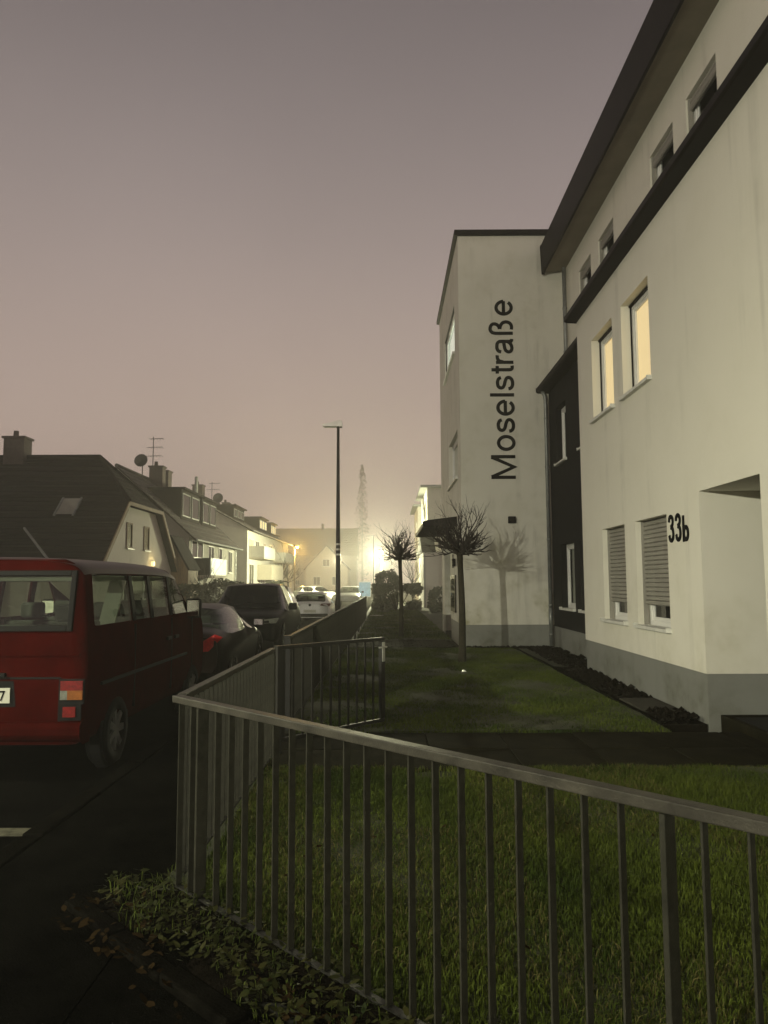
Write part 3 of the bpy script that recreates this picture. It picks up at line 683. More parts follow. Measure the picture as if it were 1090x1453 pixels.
def leaf_litter(name, m, n, inside, xr, yr, s0, s1, z0, z1, seed):
    rr = random.Random(seed); mb = MB(); c = 0
    while c < n:
        x, y = rr.uniform(*xr), rr.uniform(*yr)
        if not inside(x, y): continue
        c += 1; s = rr.uniform(s0, s1); a = rr.uniform(0, 6.28); t = rr.uniform(-.5, .5); t2 = rr.uniform(-.5, .5); z = rr.uniform(z0, z1)
        u = Vector((math.cos(a), math.sin(a), t)); v = Vector((-math.sin(a), math.cos(a), t2)) * .45; p = Vector((x, y, z))
        mb.add([p - u * s, p - u * s * .2 + v * s, p + u * s * .4 + v * s * .8, p + u * s, p + u * s * .3 - v * s * .9, p - u * s * .4 - v * s],
               [(0, 1, 5), (1, 2, 4, 5), (2, 3, 4)])
    return tag(mb.build(name, m), kind='stuff')
ins = lambda x, y: -.36 - .06 * math.sin(x * 11) < NS(x, y) < .06 and y < 4.25
tag(leaf_litter('weed_leaves', 'leaf', 1500, ins, (-1.5, 1.3), (2, 4.3), .010, .028, 0, .07, 5), 'small green weeds along the railing foot at the kerb', 'weeds')
ins2 = lambda x, y: -.62 < NS(x, y) < -.12 and y < 4.0 and math.sin(x * 7 + y * 3) > -.4
tag(leaf_litter('leaf_litter', 'dead_leaf', 420, ins2, (-1.6, 1.3), (1.6, 4.0), .012, .034, .0, .03, 6), 'brown fallen leaves on the paving beside the weeds', 'leaves')
tag(leaf_litter('lawn_leaves', 'dead_leaf', 60, lambda x, y: NS(x, y) > .1, (-1, 3.4), (1.5, 6.5), .012, .028, .05, .075, 8), 'few dead leaves lying on the near grass', 'leaves')
# ragged strip of earth outside the fence foot
mb = MB(); pts_in, pts_out = [], []
for i in range(41):
    s = -.12 + 5.0 * i / 40
    ox, oy = FN[0] + FD[0] * s, FN[1] + FD[1] * s
    k = .30 + .10 * math.sin(i * .9) + rnd.uniform(-.05, .05); pts_in.append((ox + .02, oy + .02, .004)); pts_out.append((ox - .719 * k, oy - .695 * k, -.012)); 
for i in range(40): mb.quad(pts_out[i], pts_out[i + 1], pts_in[i + 1], pts_in[i])
struct(mb.build('earth_strip', 'soil'))
# edging kerb stones along the strip
er = bpy.data.objects.new('strip_edging', None); COL.objects.link(er); er['kind'] = 'structure'
src = None; ea = math.atan2(FD[1], FD[0])
for k in range(10):
    s = -.2 + k * .5; ox, oy = FN[0] + FD[0] * s - .719 * .44, FN[1] + FD[1] * s - .695 * .44
    if src is None:
        q = MB(); q.box(0, -.05, -.2, .485, .05, .022); src = q.build('edging_stone', 'kerb', er, local=True, bevel=.012); src.location = (ox, oy, 0); src.rotation_euler = (0, 0, ea)
    else: inst(src, er, (ox + rnd.uniform(-.01, .01), oy, rnd.uniform(-.012, .006)), ea + rnd.uniform(-.03, .03))

# ---------------------------------------------------------------- trees
def grow(mb, p, d, r, L, depth, rr, up=.25, seg=4, spread=.7, kids=(2, 3)):
    pts = [p]; rad = [r]; q = Vector(p); dd = Vector(d)
    for i in range(seg):
        dd = (dd + Vector((rr.uniform(-.24, .24), rr.uniform(-.24, .24), up * .35 + rr.uniform(-.16, .16)))).normalized()
        q = q + dd * (L / seg); pts.append(q.copy()); rad.append(r * (1 - .45 * (i + 1) / seg))
    mb.tube(pts, rad, 5 if r < .012 else 6, True)
    if depth > 0:
        for k in range(rr.randint(*kids)):
            j = rr.randint(1, seg); a = pts[j]
            nd = (dd + Vector((rr.uniform(-1, 1), rr.uniform(-1, 1), rr.uniform(-.3, .7))) * spread).normalized()
            grow(mb, a, nd, rad[j] * .72, L * rr.uniform(.4, .7), depth - 1, rr, up, max(2, seg - 1), spread, kids)
def globe_tree(loc, fork, cr, rt, label, seed, n=30, k0=.62):
    t = thing('pollarded_tree', loc, label, 'tree', 'pruned round trees on the lawn')
    rr = random.Random(seed); x, y, z = loc
    mb = MB(); pts = []; rad = []
    for i in range(9):
        f = i / 8; pts.append((.02 * math.sin(f * 4) , .015 * math.sin(f * 3), -.08 + (fork + .08) * f)); rad.append(rt * (1.25 - .35 * f + (.35 if i == 0 else 0) + (.2 if i == 8 else 0)))
    mb.tube(pts, rad, 10); mb.build('trunk', 'bark', t, local=True, smooth=True)
    mb = MB(); top = Vector(pts[-1])
    for k in range(n):
        az = 2.399 * k; e = rr.uniform(.2, 1.25) if k > n * .5 else rr.uniform(-.2, .35)
        d = Vector((math.cos(az) * math.cos(e), math.sin(az) * math.cos(e), math.sin(e)))
        grow(mb, top + Vector((0, 0, rr.uniform(-.06, .05))), d, rr.uniform(.015, .023), cr * (.66 + .30 * max(0, math.sin(e))) * rr.uniform(.8, 1.1), 2, rr, .12, 6, .85, (3, 4))
    mb.build('crown', 'twig', t, local=True, smooth=True)
    return t
globe_tree((1.51, 15.3, 0), 2.2, .80, .062, 'bare pruned globe tree in front of the lettered gable, the larger one', 11, 38)
globe_tree((.42, 22.0, 0), 2.3, .86, .058, 'bare pruned globe tree farther down the lawn by the hedge', 12, 34)

def leaf_mass(mb, pts, s0, s1, rr):
    for p in pts:
        s = rr.uniform(s0, s1); u = Vector((rr.gauss(0, 1), rr.gauss(0, 1), rr.gauss(0, 1))).normalized(); v = u.orthogonal().normalized() * .6
        p = Vector(p); mb.add([p - u * s, p + v * s, p + u * s, p - v * s], [(0, 1, 2, 3)])
def shrub(name, loc, rx, ry, rz, n, s, label, cat='shrub', group=None, seed=1, flat=2.0):
    t = thing(name, loc, label, cat, group); rr = random.Random(seed); mb = MB(); pts = []
    for _ in range(n):
        v = Vector((rr.gauss(0, 1), rr.gauss(0, 1), rr.gauss(0, 1))).normalized()
        k = rr.uniform(.55, 1.0) ** .5 * (1 + .12 * math.sin(v.x * 5 + seed) * math.sin(v.z * 6 + v.y * 4))
        e = flat; sg = lambda a: math.copysign(abs(a) ** (2 / e), a)
        pts.append((sg(v.x) * rx * k, sg(v.y) * ry * k, rz + sg(v.z) * rz * k))
    leaf_mass(mb, pts, s * .6, s * 1.4, rr); mb.build('foliage', 'hedge', t, local=True)
    mb = MB()
    for k in range(5): mb.tube([(0, 0, -.05), (rr.uniform(-.5, .5) * rx, rr.uniform(-.5, .5) * ry, rz * 1.3)], [.04, .015], 5)
    mb.build('stem', 'bark', t, local=True)
    return t
shrub('hedge', (.62, 43.3, -.1), 1.4, .7, .80, 11000, .07, 'long dark clipped hedge at the end of the right-hand lawn', 'hedge', None, 21, 7)
shrub('shrub', (.05, 44.8, -.1), .75, .7, 1.2, 4000, .07, 'tall rounded dark shrub rising above the hedge, in front of the white light', 'shrub', 'dark garden shrubs', 22, 3)
shrub('shrub', (2.95, 40.5, -.1), .72, .8, .72, 3200, .07, 'round clipped shrub in front of the low grey wall at right', 'shrub', 'dark garden shrubs', 23, 3)
shrub('shrub', (-.15, 40.5, -.1), .35, .5, .42, 1500, .06, 'small low shrub beside the end of the long railing', 'shrub', 'dark garden shrubs', 24, 3)

# ---------------------------------------------------------------- street lamps
def street_lamp(loc, h, label, head_rot, lit=None, power=0, col=(1, 1, 1), rb=.085, radius=.12, tilt=0, group='street lamps along the road'):
    t = thing('street_lamp', loc, label, 'street lamp', group); t.rotation_euler = (0, 0, head_rot)
    mb = MB(); mb.tube([(0, 0, -.2), (0, 0, .9), (0, 0, 1.0), (0, 0, h)], [rb * 1.15, rb * 1.15, rb, rb * .55], 14); mb.build('pole', 'pole', t, local=True, smooth=True)
    mb = MB(); mb.prism([(-.12, h - .03), (.5, h - .015), (.52, h + .015), (.3, h + .055), (-.04, h + .16), (-.12, h + .13)], 'y', -.15, .15); hd = mb.build('lamp_head', 'steel' if lit is None else 'pole', t, local=True, bevel=.02)
    mb = MB(); mb.box(.1, -.12, h - .045, .47, .12, h - .0225); mb.build('lens', lit or 'lamp_lens_off', hd, local=True)
    if lit:
        mb = MB(); mb.tube([(.30, 0, h - .05), (.30, 0, h - .09), (.30, 0, h - .16), (.30, 0, h - .22), (.30, 0, h - .24)], [.05, .10, .12, .08, .02], 12); mb.build('bulb', lit, hd, local=True, smooth=True)
    mb = MB()
    for z in (h * .36, h * .385, h * .41): mb.tube([(0, 0, z), (0, 0, z + .06)], rb * .98, 14)
    mb.build('clamp_band', 'steel' if lit is None else 'pole', t, local=True)
    if power:
        l = bpy.data.lights.new('lamp_light', 'SPOT' if tilt else 'POINT'); l.energy = power; l.color = col; l.shadow_soft_size = radius
        lo = bpy.data.objects.new('lamp_light', l); COL.objects.link(lo); lo.parent = t; lo.location = (.30, 0, h - .26 - radius)
        if tilt: l.spot_size = R(180); l.spot_blend = .55; lo.rotation_euler = (0, R(-tilt), 0)      # optic thrown forward across the road
    return t
street_lamp((-1.62, 25.5, 0), 6.95, 'dark slender street lamp with its flat head unlit, standing behind the long railing', math.pi)
street_lamp((-10.9, -14.0, -.05), 4.95, 'lit street lamp far back on the left pavement behind the photographer', 0, 'lit_lamp_cool', 12000, (1.0, .97, .78), radius=.10)
street_lamp((-9.3, 4.2, -.05), 4.75, 'lit street lamp across the road beside the photographer', 0, 'lit_lamp_cool', 3200, (1.0, .97, .70), radius=.10, tilt=15)
street_lamp((-.35, 62, -.1), 4.25, 'lit white street lamp glaring through the bare tree at the end of the lawn', math.pi, 'lit_lamp_cool', 15000, (1.0, .98, .60), radius=.12)
street_lamp((-11.2, 92.6, -.1), 6.15, 'lit orange street lamp on the left side of the road', 0, 'lit_lamp_warm', 6500, (1.0, .60, .14), radius=.12)
street_lamp((-8.78, 137.6, -.1), 6.2, 'added street lamp, unseen behind the unlit lamp post, brightening the far haze', math.pi / 2, 'lit_lamp_cool', 11000, (1.0, .90, .58), radius=.12)  # unseen lamp, added to fill the distant haze with light
pt = thing('signpost', (-1.0, 60, -.1), 'thin bare metal pole standing beside the white light', 'post')
mb = MB(); mb.tube([(0, 0, 0), (0, 0, 5.4)], [.05, .03], 8); mb.build('shaft', 'pole', pt, local=True)
mb = MB(); mb.beam((-.6, 0, 5.35), (.1, 0, 5.38), .05, .04); mb.build('arm', 'pole', pt, local=True)
sg = thing('lit_sign', (-1.63, 58.2, -.1), 'pale blue lit advertising board on a post at the end of the street', 'sign')
mb = MB(); mb.box(-.48, -.06, .55, .48, .06, 1.75); mb.build('housing', 'white_frame', sg, local=True, bevel=.02)
mb = MB(); mb.box(-.42, -.068, .62, .42, -.062, 1.68); mb.build('display', 'lit_board', sg, local=True)
mb = MB(); mb.box(-.05, -.05, 0, .05, .05, .55); mb.build('leg', 'pole', sg, local=True)

# ---------------------------------------------------------------- cars
def loft(stations, glass_side, glass_top, cap_glass_rear=False, xs=None):
    """stations: (y, z0, zb, zr, hw, rw). Returns body and glass meshes (right and left sides, top)"""
    V = []; NP = 13
    for (y, z0, zb, zr, hw, rw) in stations:
        half = [(hw * .93, z0, 0), (hw, z0 + .10, 0), (hw + .012, z0 + (zb - z0) * .55, 0), (hw - .015, zb, 0), (rw, zr - .05, 0), (rw * .72, zr - .006, 0)]
        row = [(-a, y, b) for a, b, _ in half] + [(0, y, zr)] + [(a, y, b) for a, b, _ in half[::-1]]
        V += row
    body, gl = MB(), MB(); body.v = list(V); gl.v = list(V)
    n = len(stations)
    for i in range(n - 1):
        for k in range(NP - 1):
            f = (i * NP + k, i * NP + k + 1, (i + 1) * NP + k + 1, (i + 1) * NP + k)
            side = k in (3, 8); topb = k in (4, 5, 6, 7)
            (gl if (side and i in glass_side) or (topb and i in glass_top) else body).f.append(f)
    for i, rev in ((0, True), (n - 1, False)):
        for k in range(6):
            a, b, c, d = i * NP + k, i * NP + k + 1, i * NP + 11 - k, i * NP + 12 - k
            f = (a, b, c, d) if k < 5 else (a, b, c)
            f = tuple(dict.fromkeys(f))
            body.f.append(f)
    return body, gl
def clean(mb):
    used = sorted({i for f in mb.f for i in f}); mp = {o: k for k, o in enumerate(used)}
    mb.v = [mb.v[i] for i in used]; mb.f = [tuple(mp[i] for i in f) for f in mb.f]; return mb
def wheel(parent, x, y, r, w, rim='alloy', dz=0):
    s = 1 if x > 0 else -1
    mb = MB(); pr = [(0, .62 * r), (0, .93 * r), (.02, r), (w - .02, r), (w, .93 * r), (w, .62 * r)]; n = 28; vs = []
    for k in range(n):
        a = 2 * math.pi * k / n; vs += [(x - s * d, y + rr_ * math.cos(a), r + dz + rr_ * math.sin(a)) for d, rr_ in pr]
    m_ = len(pr); mb.add(vs, [(k * m_ + j, k * m_ + (j + 1) % m_, ((k + 1) % n) * m_ + (j + 1) % m_, ((k + 1) % n) * m_ + j) for k in range(n) for j in range(m_)])
    wo_ = mb.build('wheel', 'rubber', parent, local=True, smooth=True)
    mb = MB()
    mb.tube([(x - s * .05, y, r + dz), (x - s * .03, y, r + dz)], .62 * r, 24)
    for k in range(7):
        a = 2 * math.pi * k / 7; mb.beam((x - s * .022, y, r + dz), (x - s * .018, y + .6 * r * math.cos(a), r + dz + .6 * r * math.sin(a)), .06, .03, (1, 0, 0))
    mb.tube([(x - s * .03, y, r + dz), (x - s * .008, y, r + dz)], .15 * r, 12)
    mb.build('rim', rim, wo_, local=True)
    return wo_
def patch(parent, name, m, pts, th=.012, nrm=(0, -1, 0), bevel=.004):
    n = Vector(nrm) * th; k = len(pts); vs = [Vector(p) for p in pts]; mb = MB()
    mb.add([v for v in vs] + [v + n for v in vs], [tuple(range(k)), tuple(range(2 * k - 1, k - 1, -1))] + [(i, (i + 1) % k, k + (i + 1) % k, k + i) for i in range(k)])
    return mb.build(name, m, parent, local=True, bevel=bevel)
def interior(parent, w, y0, y1, zfl, ybench, yfront, zs=.55, zt=1.05, m='seat', dash=True):
    mb = MB(); mb.box(-w, y0, zfl, w, y1, zfl + .05); mb.build('floor', 'plastic', parent, local=True)
    for yy in ybench:
        mb = MB(); mb.prism([(yy, zfl + .1), (yy + .5, zfl + .1), (yy + .5, zs), (yy + .16, zs), (yy - .02, zt), (yy - .12, zt)], 'x', -w * .85, w * .85); bo = mb.build('seat', m, parent, local=True, bevel=.03)
        mb = MB()
        for xx in (-w * .5, w * .5): mb.box(xx - .13, yy - .13, zt + .03, xx + .13, yy - .04, zt + .2)
        mb.build('headrest', m, bo, local=True, bevel=.03)
    for xx in (-w * .5, w * .5):
        mb = MB(); yy = yfront; mb.prism([(yy, zfl + .1), (yy + .5, zfl + .1), (yy + .5, zs), (yy + .16, zs), (yy - .04, zt), (yy - .14, zt)], 'x', xx - .24, xx + .24); bo = mb.build('seat', m, parent, local=True, bevel=.03)
        mb = MB(); mb.box(xx - .13, yy - .17, zt + .03, xx + .13, yy - .07, zt + .2); mb.build('headrest', m, bo, local=True, bevel=.03)
    if dash:
        mb = MB(); mb.box(-w, y1 - .35, zs, w, y1, zs + .25); mb.build('dashboard', 'plastic', parent, local=True, bevel=.03)
def put(o, x, y, z, flip=False): o.location = (x, y, z); o.rotation_euler = (0, 0, math.pi if flip else 0)

# --- red van (rear towards the camera); rear at local y=0, x=0 centre line
van = thing('parked_van', (0, 0, 0), 'dark red van seen from behind at the left edge', 'van', 'vehicles parked along the kerb')
HW = .92
# side levels: (half width, z) from sill to roof
lev = [(.86, .30), (.905, .40), (HW, .70), (HW, 1.02), (.905, 1.27), (.90, 1.32), (.83, 1.80), (.80, 1.86), (.66, 1.93)]
lev = lev[:6] + [(.893, 1.37), (.838, 1.75)] + lev[6:]
def yrear(z): return .0 if z < 1.25 else (z - 1.25) * .16
# stations: y at sill..roof, with the nose treated by collapsing upper levels
st = [0, .06, .17, .23, 1.17, 1.23, 1.33, 1.38, 1.81, 1.86, 1.93, 1.98, 2.55, 2.60, 2.72]           # constant-section stations (window edges)
def vrow(y, yoff=None):
    return [(a, (y + (yrear(z) if y < .2 else 0)), z) for a, z in lev]
rows = [vrow(y) for y in st]
def nose(ylow, ybelt, yroof, zr, sx=1.0, rx=1.0, zbelt=None):
    out = []
    for i, (a, z) in enumerate(lev):
        if i <= 3: out.append((a * sx, ylow, z))
        elif i <= 5: out.append((a * sx, ybelt, (zbelt or z) if i == 5 else z - (lev[5][1] - (zbelt or lev[5][1]))))
        else: out.append((a * rx, yroof, z))
    return out
rows.append(nose(2.95, 2.95, 2.85, 1.93))
rows.append([(a, 3.55 if i <= 5 else 3.48 if i == 6 else 3.12 if i == 7 else 3.05, z if i <= 5 else z - .05) for i, (a, z) in enumerate(lev)])
# A pillar foot / cowl
rows.append([(a * (1 if i <= 3 else .985), 3.9, z) if i <= 5 else (.85 - .05 * (i - 6), 3.9, 1.335 + .01 * (i - 6)) for i, (a, z) in enumerate(lev)])
rows.append([((a * .97, 4.4, z * (1 if i < 3 else .93)) if i <= 5 else (.80 - .06 * (i - 6), 4.4, 1.235 + .008 * (i - 6))) for i, (a, z) in enumerate(lev)])
rows.append([((a * .90, 4.66, z * (1 if i < 3 else .78)) if i <= 5 else (.74 - .06 * (i - 6), 4.64, 1.04 + .006 * (i - 6))) for i, (a, z) in enumerate(lev)])
NPV = len(lev) * 2
V = []
for r in rows: V += [(-x, y, z) for x, y, z in r] + [(x, y, z) for x, y, z in r[::-1]]
body, gl, wind = MB(), MB(), MB()
for m_ in (body, gl, wind): m_.v = list(V)
NL = len(lev)
side_glass = {2, 3, 4, 6, 7, 8, 10, 11, 12, 14, 15}                                   # station intervals that are windows
for i in range(len(rows) - 1):
    for k in range(NPV - 1):
        f = (i * NPV + k, i * NPV + k + 1, (i + 1) * NPV + k + 1, (i + 1) * NPV + k)
        band = k if k < NL else NPV - 2 - k
        if band in (5, 6, 7) and i in side_glass: gl.f.append(f)
        elif i == 16 and band >= 8: wind.f.append(f)
        else: body.f.append(f)
# tailgate cap: columns at +-1, +-.80
capV = []; xsf = (-1, -.985, -.88, -.81, .81, .88, .985, 1)
for (a, z) in lev:
    for fx in xsf: capV.append((a * fx, (yrear(z) - (.0 if abs(fx) == 1 else .03 if abs(fx) > .9 else .05)), z))
cap, rg = MB(), MB(); cap.v = list(capV); rg.v = list(capV)
for k in range(NL - 1):
    for j in range(7):
        f = (k * 8 + j, k * 8 + j + 1, (k + 1) * 8 + j + 1, (k + 1) * 8 + j)
        if k in (5, 6, 7) and j in (2, 3, 4): rg.f.append(f)
        else: cap.f.append(f)
clean(gl); clean(wind); clean(rg)
# wheel arches: raise the sill verts near axles
for q in (body,):
    q.v = [tuple(v) for v in q.v]
bo = clean(body).build('body', 'red', van, local=True, smooth=True)
mod = bo.modifiers.new('sub', 'SUBSURF'); mod.levels = mod.render_levels = 2; mod.boundary_smooth = 'ALL'
so = bo.modifiers.new('solid', 'SOLIDIFY'); so.thickness = .03; so.offset = -1
cp = cap.build('tailgate', 'red', van, local=True, smooth=True)
for o in (cp,):
    mod = o.modifiers.new('sub', 'SUBSURF'); mod.levels = mod.render_levels = 2; mod.boundary_smooth = 'ALL'
for q, nm in ((gl, 'side_window'), (wind, 'windscreen'), (rg, 'rear_window')):
  for o in each(q, nm, 'car_glass', van, local=True, smooth=True):
    mod = o.modifiers.new('sub', 'SUBSURF'); mod.levels = mod.render_levels = 2; mod.boundary_smooth = 'ALL'
# roof skin, darker
mb = MB()
rp = [(-.84, 1.80), (-.805, 1.885), (-.62, 1.945), (0, 1.965), (.62, 1.945), (.805, 1.885), (.84, 1.80)]
ysr = [.05, .12, .4, 1.5, 2.5, 2.9, 3.08]; zz = [-.03, -.006, 0, .006, 0, -.03, -.075]
for y, dz in zip(ysr, zz): mb.v += [(x, y, z + dz + .004) for x, z in rp]
for i in range(len(ysr) - 1):
    for k in range(6): mb.f.append((i * 7 + k, i * 7 + k + 1, i * 7 + k + 8, i * 7 + k + 7))
ro = mb.build('roof', 'van_roof', van, local=True, smooth=True, subsurf=2)
# rubber surround of the rear window
def frame_patch(name, m, x0, x1, z0, z1, t, dy):
    mb = MB()
    def pt(x, z): return (x, yrear(z) + dy, z)
    def seg(a0, a1, c0, c1): mb.add([pt(a0, c0), pt(a1, c0), pt(a1, c1), pt(a0, c1)] + [(p[0], p[1] + .03, p[2]) for p in (pt(a0, c0), pt(a1, c0), pt(a1, c1), pt(a0, c1))], [(0, 1, 2, 3), (7, 6, 5, 4), (0, 4, 5, 1), (1, 5, 6, 2), (2, 6, 7, 3), (3, 7, 4, 0)])
    seg(x0, x0 + t, z0, z1); seg(x1 - t, x1, z0, z1); seg(x0 + t, x1 - t, z0, z0 + t); seg(x0 + t, x1 - t, z1 - t, z1)
    return mb.build(name, m, van, local=True, bevel=.008)
frame_patch('window_seal', 'plastic', -.79, .79, 1.285, 1.83, .05, -.068)
# crease lines, ribbed band, plate recess, bumper
for z in (1.075,): patch(van, 'crease', 'red', [(-.86, -.045, z), (.86, -.045, z), (.86, -.045, z + .012), (-.86, -.045, z + .012)], .014)
patch(van, 'tailgate_gap', 'plastic', [(-.70, -.046, .872), (.70, -.046, .872), (.70, -.046, .882), (-.70, -.046, .882)], .008)
patch(van, 'tailgate_gap', 'plastic', [(.694, -.046, .445), (.704, -.046, .445), (.704, -.046, .872), (.694, -.046, .872)], .008)
patch(van, 'tailgate_gap', 'plastic', [(-.704, -.046, .445), (-.694, -.046, .445), (-.694, -.046, .872), (-.704, -.046, .872)], .008)
patch(van, 'plate_recess', 'plastic', [(-.31, -.046, .63), (.31, -.046, .63), (.285, -.046, .85), (-.285, -.046, .85)], .006)
pl = patch(van, 'number_plate', 'plate', [(-.26, -.056, .665), (.26, -.056, .665), (.26, -.056, .79), (-.26, -.056, .79)], .008, bevel=.003)
o = text_mesh('plate_digit', '7', .125, .001, 'letter', None, Matrix(((1, 0, 0, .172), (0, 0, -1, -.066), (0, 1, 0, .683), (0, 0, 0, 1))), .8, .002); o.parent = pl
b_ = MB()
prof = [(-.13, .36), (-.15, .40), (-.15, .47), (-.12, .50), (.04, .50), (.04, .33), (-.08, .33)]
b_.prism(prof, 'x', -.93, .93); b_.build('bumper', 'red', van, local=True, bevel=.02)
for s in (-1, 1):
    def L4(x0, x1, z0, z1): return [(s * x0, -.052, z0), (s * x1, -.046, z0), (s * x1, -.046, z1), (s * x0, -.052, z1)]
    tl = patch(van, 'tail_light', 'plastic', L4(.705, .915, .655, .865), .02)
    patch(tl, 'red_lens', 'lens_red', [(p[0], p[1] - .021, p[2]) for p in L4(.72, .905, .775, .85)], .012)
    patch(tl, 'clear_lens', 'lens_clear', [(p[0], p[1] - .021, p[2]) for p in L4(.72, .775, .695, .768)], .012)
    patch(tl, 'orange_lens', 'lens_orange', [(p[0], p[1] - .021, p[2]) for p in L4(.782, .905, .695, .768)], .012)
    fl = patch(van, 'fog_light', 'plastic', L4(.72, .89, .515, .645), .014)
    patch(fl, 'red_lens', 'lens_red', [(p[0], p[1] - .016, p[2]) for p in L4(.745, .845, .545, .625)], .012)
    for y in (.78, 3.70): wheel(van, s * .925, y, .325, .2, dz=-.05)
    for y in (.78, 3.70):
        mb = MB(); mb.tube([(s * .8, y, .29), (s * .897, y, .29)], .385, 28); mb.build('wheel_arch', 'plastic', van, local=True)
    mb = MB(); mb.box(s * .98 - .10, 3.42, 1.24, s * .98 + .10, 3.52, 1.50); mr = mb.build('wing_mirror', 'plastic', van, local=True, bevel=.03)
    patch(mr, 'mirror_glass', 'mirror', [(s * .98 - .075, 3.415, 1.265), (s * .98 + .075, 3.415, 1.265), (s * .98 + .075, 3.415, 1.475), (s * .98 - .075, 3.415, 1.475)], .004)
    mb = MB(); mb.box(min(s * .925, s * .945), .3, .77, max(s * .925, s * .945), 3.3, .80); mb.build('rub_strip', 'plastic', van, local=True)
    mb = MB()
    for y in (1.28, 1.895, 2.66): mb.beam((s * .907, y, 1.315), (s * .835, y, 1.79), .09, .012, (s, 0, 0))
    each(mb, 'pillar', 'plastic', van, local=True)
mb = MB(); mb.tube([(.05, -.06, 1.30), (.02, -.075, 1.36), (-.55, -.06, 1.42)], .011, 6); mb.build('rear_wiper', 'plastic', van, local=True)
mb = MB(); mb.box(-.22, -.075, .885, .22, -.045, .925); mb.build('tailgate_handle', 'plastic', van, local=True, bevel=.008)
mb = MB(); mb.box(-.55, -.052, .955, -.32, -.046, .985); mb.build('badge', 'chrome', van, local=True, bevel=.003)
for q in (-1, 1):
    for y0_ in (1.27, 2.64, 3.62): mb = MB(); mb.box(min(q * .9, q * .928), y0_, .42, max(q * .9, q * .928), y0_ + .008, 1.28); mb.build('door_gap', 'plastic', van, local=True)
    for y0_ in (2.42, 2.74): mb = MB(); mb.box(min(q * .91, q * .945), y0_, 1.02, max(q * .91, q * .945), y0_ + .16, 1.06); mb.build('door_handle', 'plastic', van, local=True, bevel=.008)
interior(van, .82, .1, 3.7, .34, (.85, 1.85), 2.75, .78, 1.30)
mb = MB(); mb.box(-.78, .12, 1.735, .78, 2.9, 1.78); mb.build('headliner', 'light_trim', van, local=True)
mb = MB(); mb.box(-.8, .08, 1.20, .8, .5, 1.24); mb.build('parcel_shelf', 'seat', van, local=True)
mb = MB()
for s in (-1, 1): mb.beam((s * .70, 1.0, 1.25), (s * .80, 1.05, 1.75), .16, .03, (0, 1, 0))
each(mb, 'pillar_trim', 'light_trim', van, local=True)
mb = MB(); mb.prism([(.04, .33), (.04, .60), (3.6, .60), (4.5, .60), (4.5, .30), (.3, .30)], 'x', -.80, .80); mb.build('underbody', 'plastic', van, local=True)
put(van, -3.585, 6.82, RZ + .05)

CW = .78
def car(name, label, paint, stations, gs, gt, wheels, r=.32, glassm='car_glass', seats=True, cat='car', sy0=None):
    t = thing(name, (0, 0, 0), label, cat, 'vehicles parked along the kerb')
    b, g_ = loft(stations, gs, gt); clean(b); clean(g_)
    o = b.build('body', paint, t, local=True, smooth=True)
    m1 = o.modifiers.new('sub', 'SUBSURF'); m1.levels = m1.render_levels = 2; m1.boundary_smooth = 'ALL'
    for o in each(g_, 'window', glassm, t, local=True, smooth=True):
     m1 = o.modifiers.new('sub', 'SUBSURF'); m1.levels = m1.render_levels = 2; m1.boundary_smooth = 'ALL'
    hw = max(s[4] for s in stations)
    for y in wheels:
        for s in (-1, 1):
            wheel(t, s * (hw + .004), y, r, .2)
            mb = MB(); mb.tube([(s * (hw - .2), y, r + .01), (s * (hw + .0), y, r + .01)], r * 1.14, 26); mb.build('wheel_arch', 'plastic', t, local=True)
    return t
def mirrors(t, hw, y, z, lit_side=None):
    for s in (-1, 1):
        mb = MB(); mb.box(s * (hw + .09) - .09, y, z, s * (hw + .09) + .09, y + .09, z + .14); mr = mb.build('wing_mirror', 'plastic', t, local=True, bevel=.025)
        mb = MB(); mb.box(s * (hw + .09) - .075, y - .008, z + .015, s * (hw + .09) + .075, y - .002, z + .125); mb.build('mirror_glass', 'mirror', mr, local=True)

# --- maroon saloon with slanted red tail light (rear towards the camera)
S = [(0.0, .35, .84, .93, .80, .66), (.06, .28, .88, .99, .86, .70), (.30, .26, .90, 1.03, .89, .72), (.58, .26, .91, 1.05, .90, .70), (1.12, .26, .92, 1.335, .90, .56), (1.55, .26, .92, 1.385, .90, .58),
     (2.1, .26, .91, 1.39, .90, .59), (2.18, .26, .91, 1.385, .90, .59), (2.55, .26, .90, 1.33, .90, .58), (3.30, .26, .87, .965, .89, .72), (4.0, .28, .78, .86, .87, .68), (4.32, .32, .66, .72, .82, .60), (4.42, .38, .58, .62, .72, .5)]
sedan = car('parked_car', 'dark maroon saloon with a slanted red tail light, parked just ahead of the red van', 'maroon', S, {3, 4, 5, 7, 8}, {3, 8}, (.82, 3.5))
for s in (-1, 1):
    patch(sedan, 'tail_light', 'lens_bright', [(s * .46, .0, .67), (s * .66, .015, .69), (s * .85, .10, .89), (s * .75, .05, .93), (s * .56, .01, .82)], .045, (s * .3, -1, .1), .01)
interior(sedan, .72, .6, 3.0, .3, (1.1,), 2.0, .62, 1.0)
for sd in (-1, 1):
    cx = sd * .985; mb = MB(); mb.box(cx - .1, 2.79, .93, cx + .1, 2.88, 1.07); mr = mb.build('wing_mirror', 'plastic', sedan, local=True, bevel=.025)
    nv = Vector((-.0566, -.994, .093)).normalized(); ux = nv.cross(Vector((0, 0, 1))).normalized(); uz = ux.cross(nv); c0 = Vector((cx, 2.772, 1.0)); mb = MB()
    mb.add([c0 - ux * .085 - uz * .055, c0 + ux * .085 - uz * .055, c0 + ux * .085 + uz * .055, c0 - ux * .085 + uz * .055], [(0, 1, 2, 3)]); mb.build('mirror_glass', 'mirror', mr, local=True)
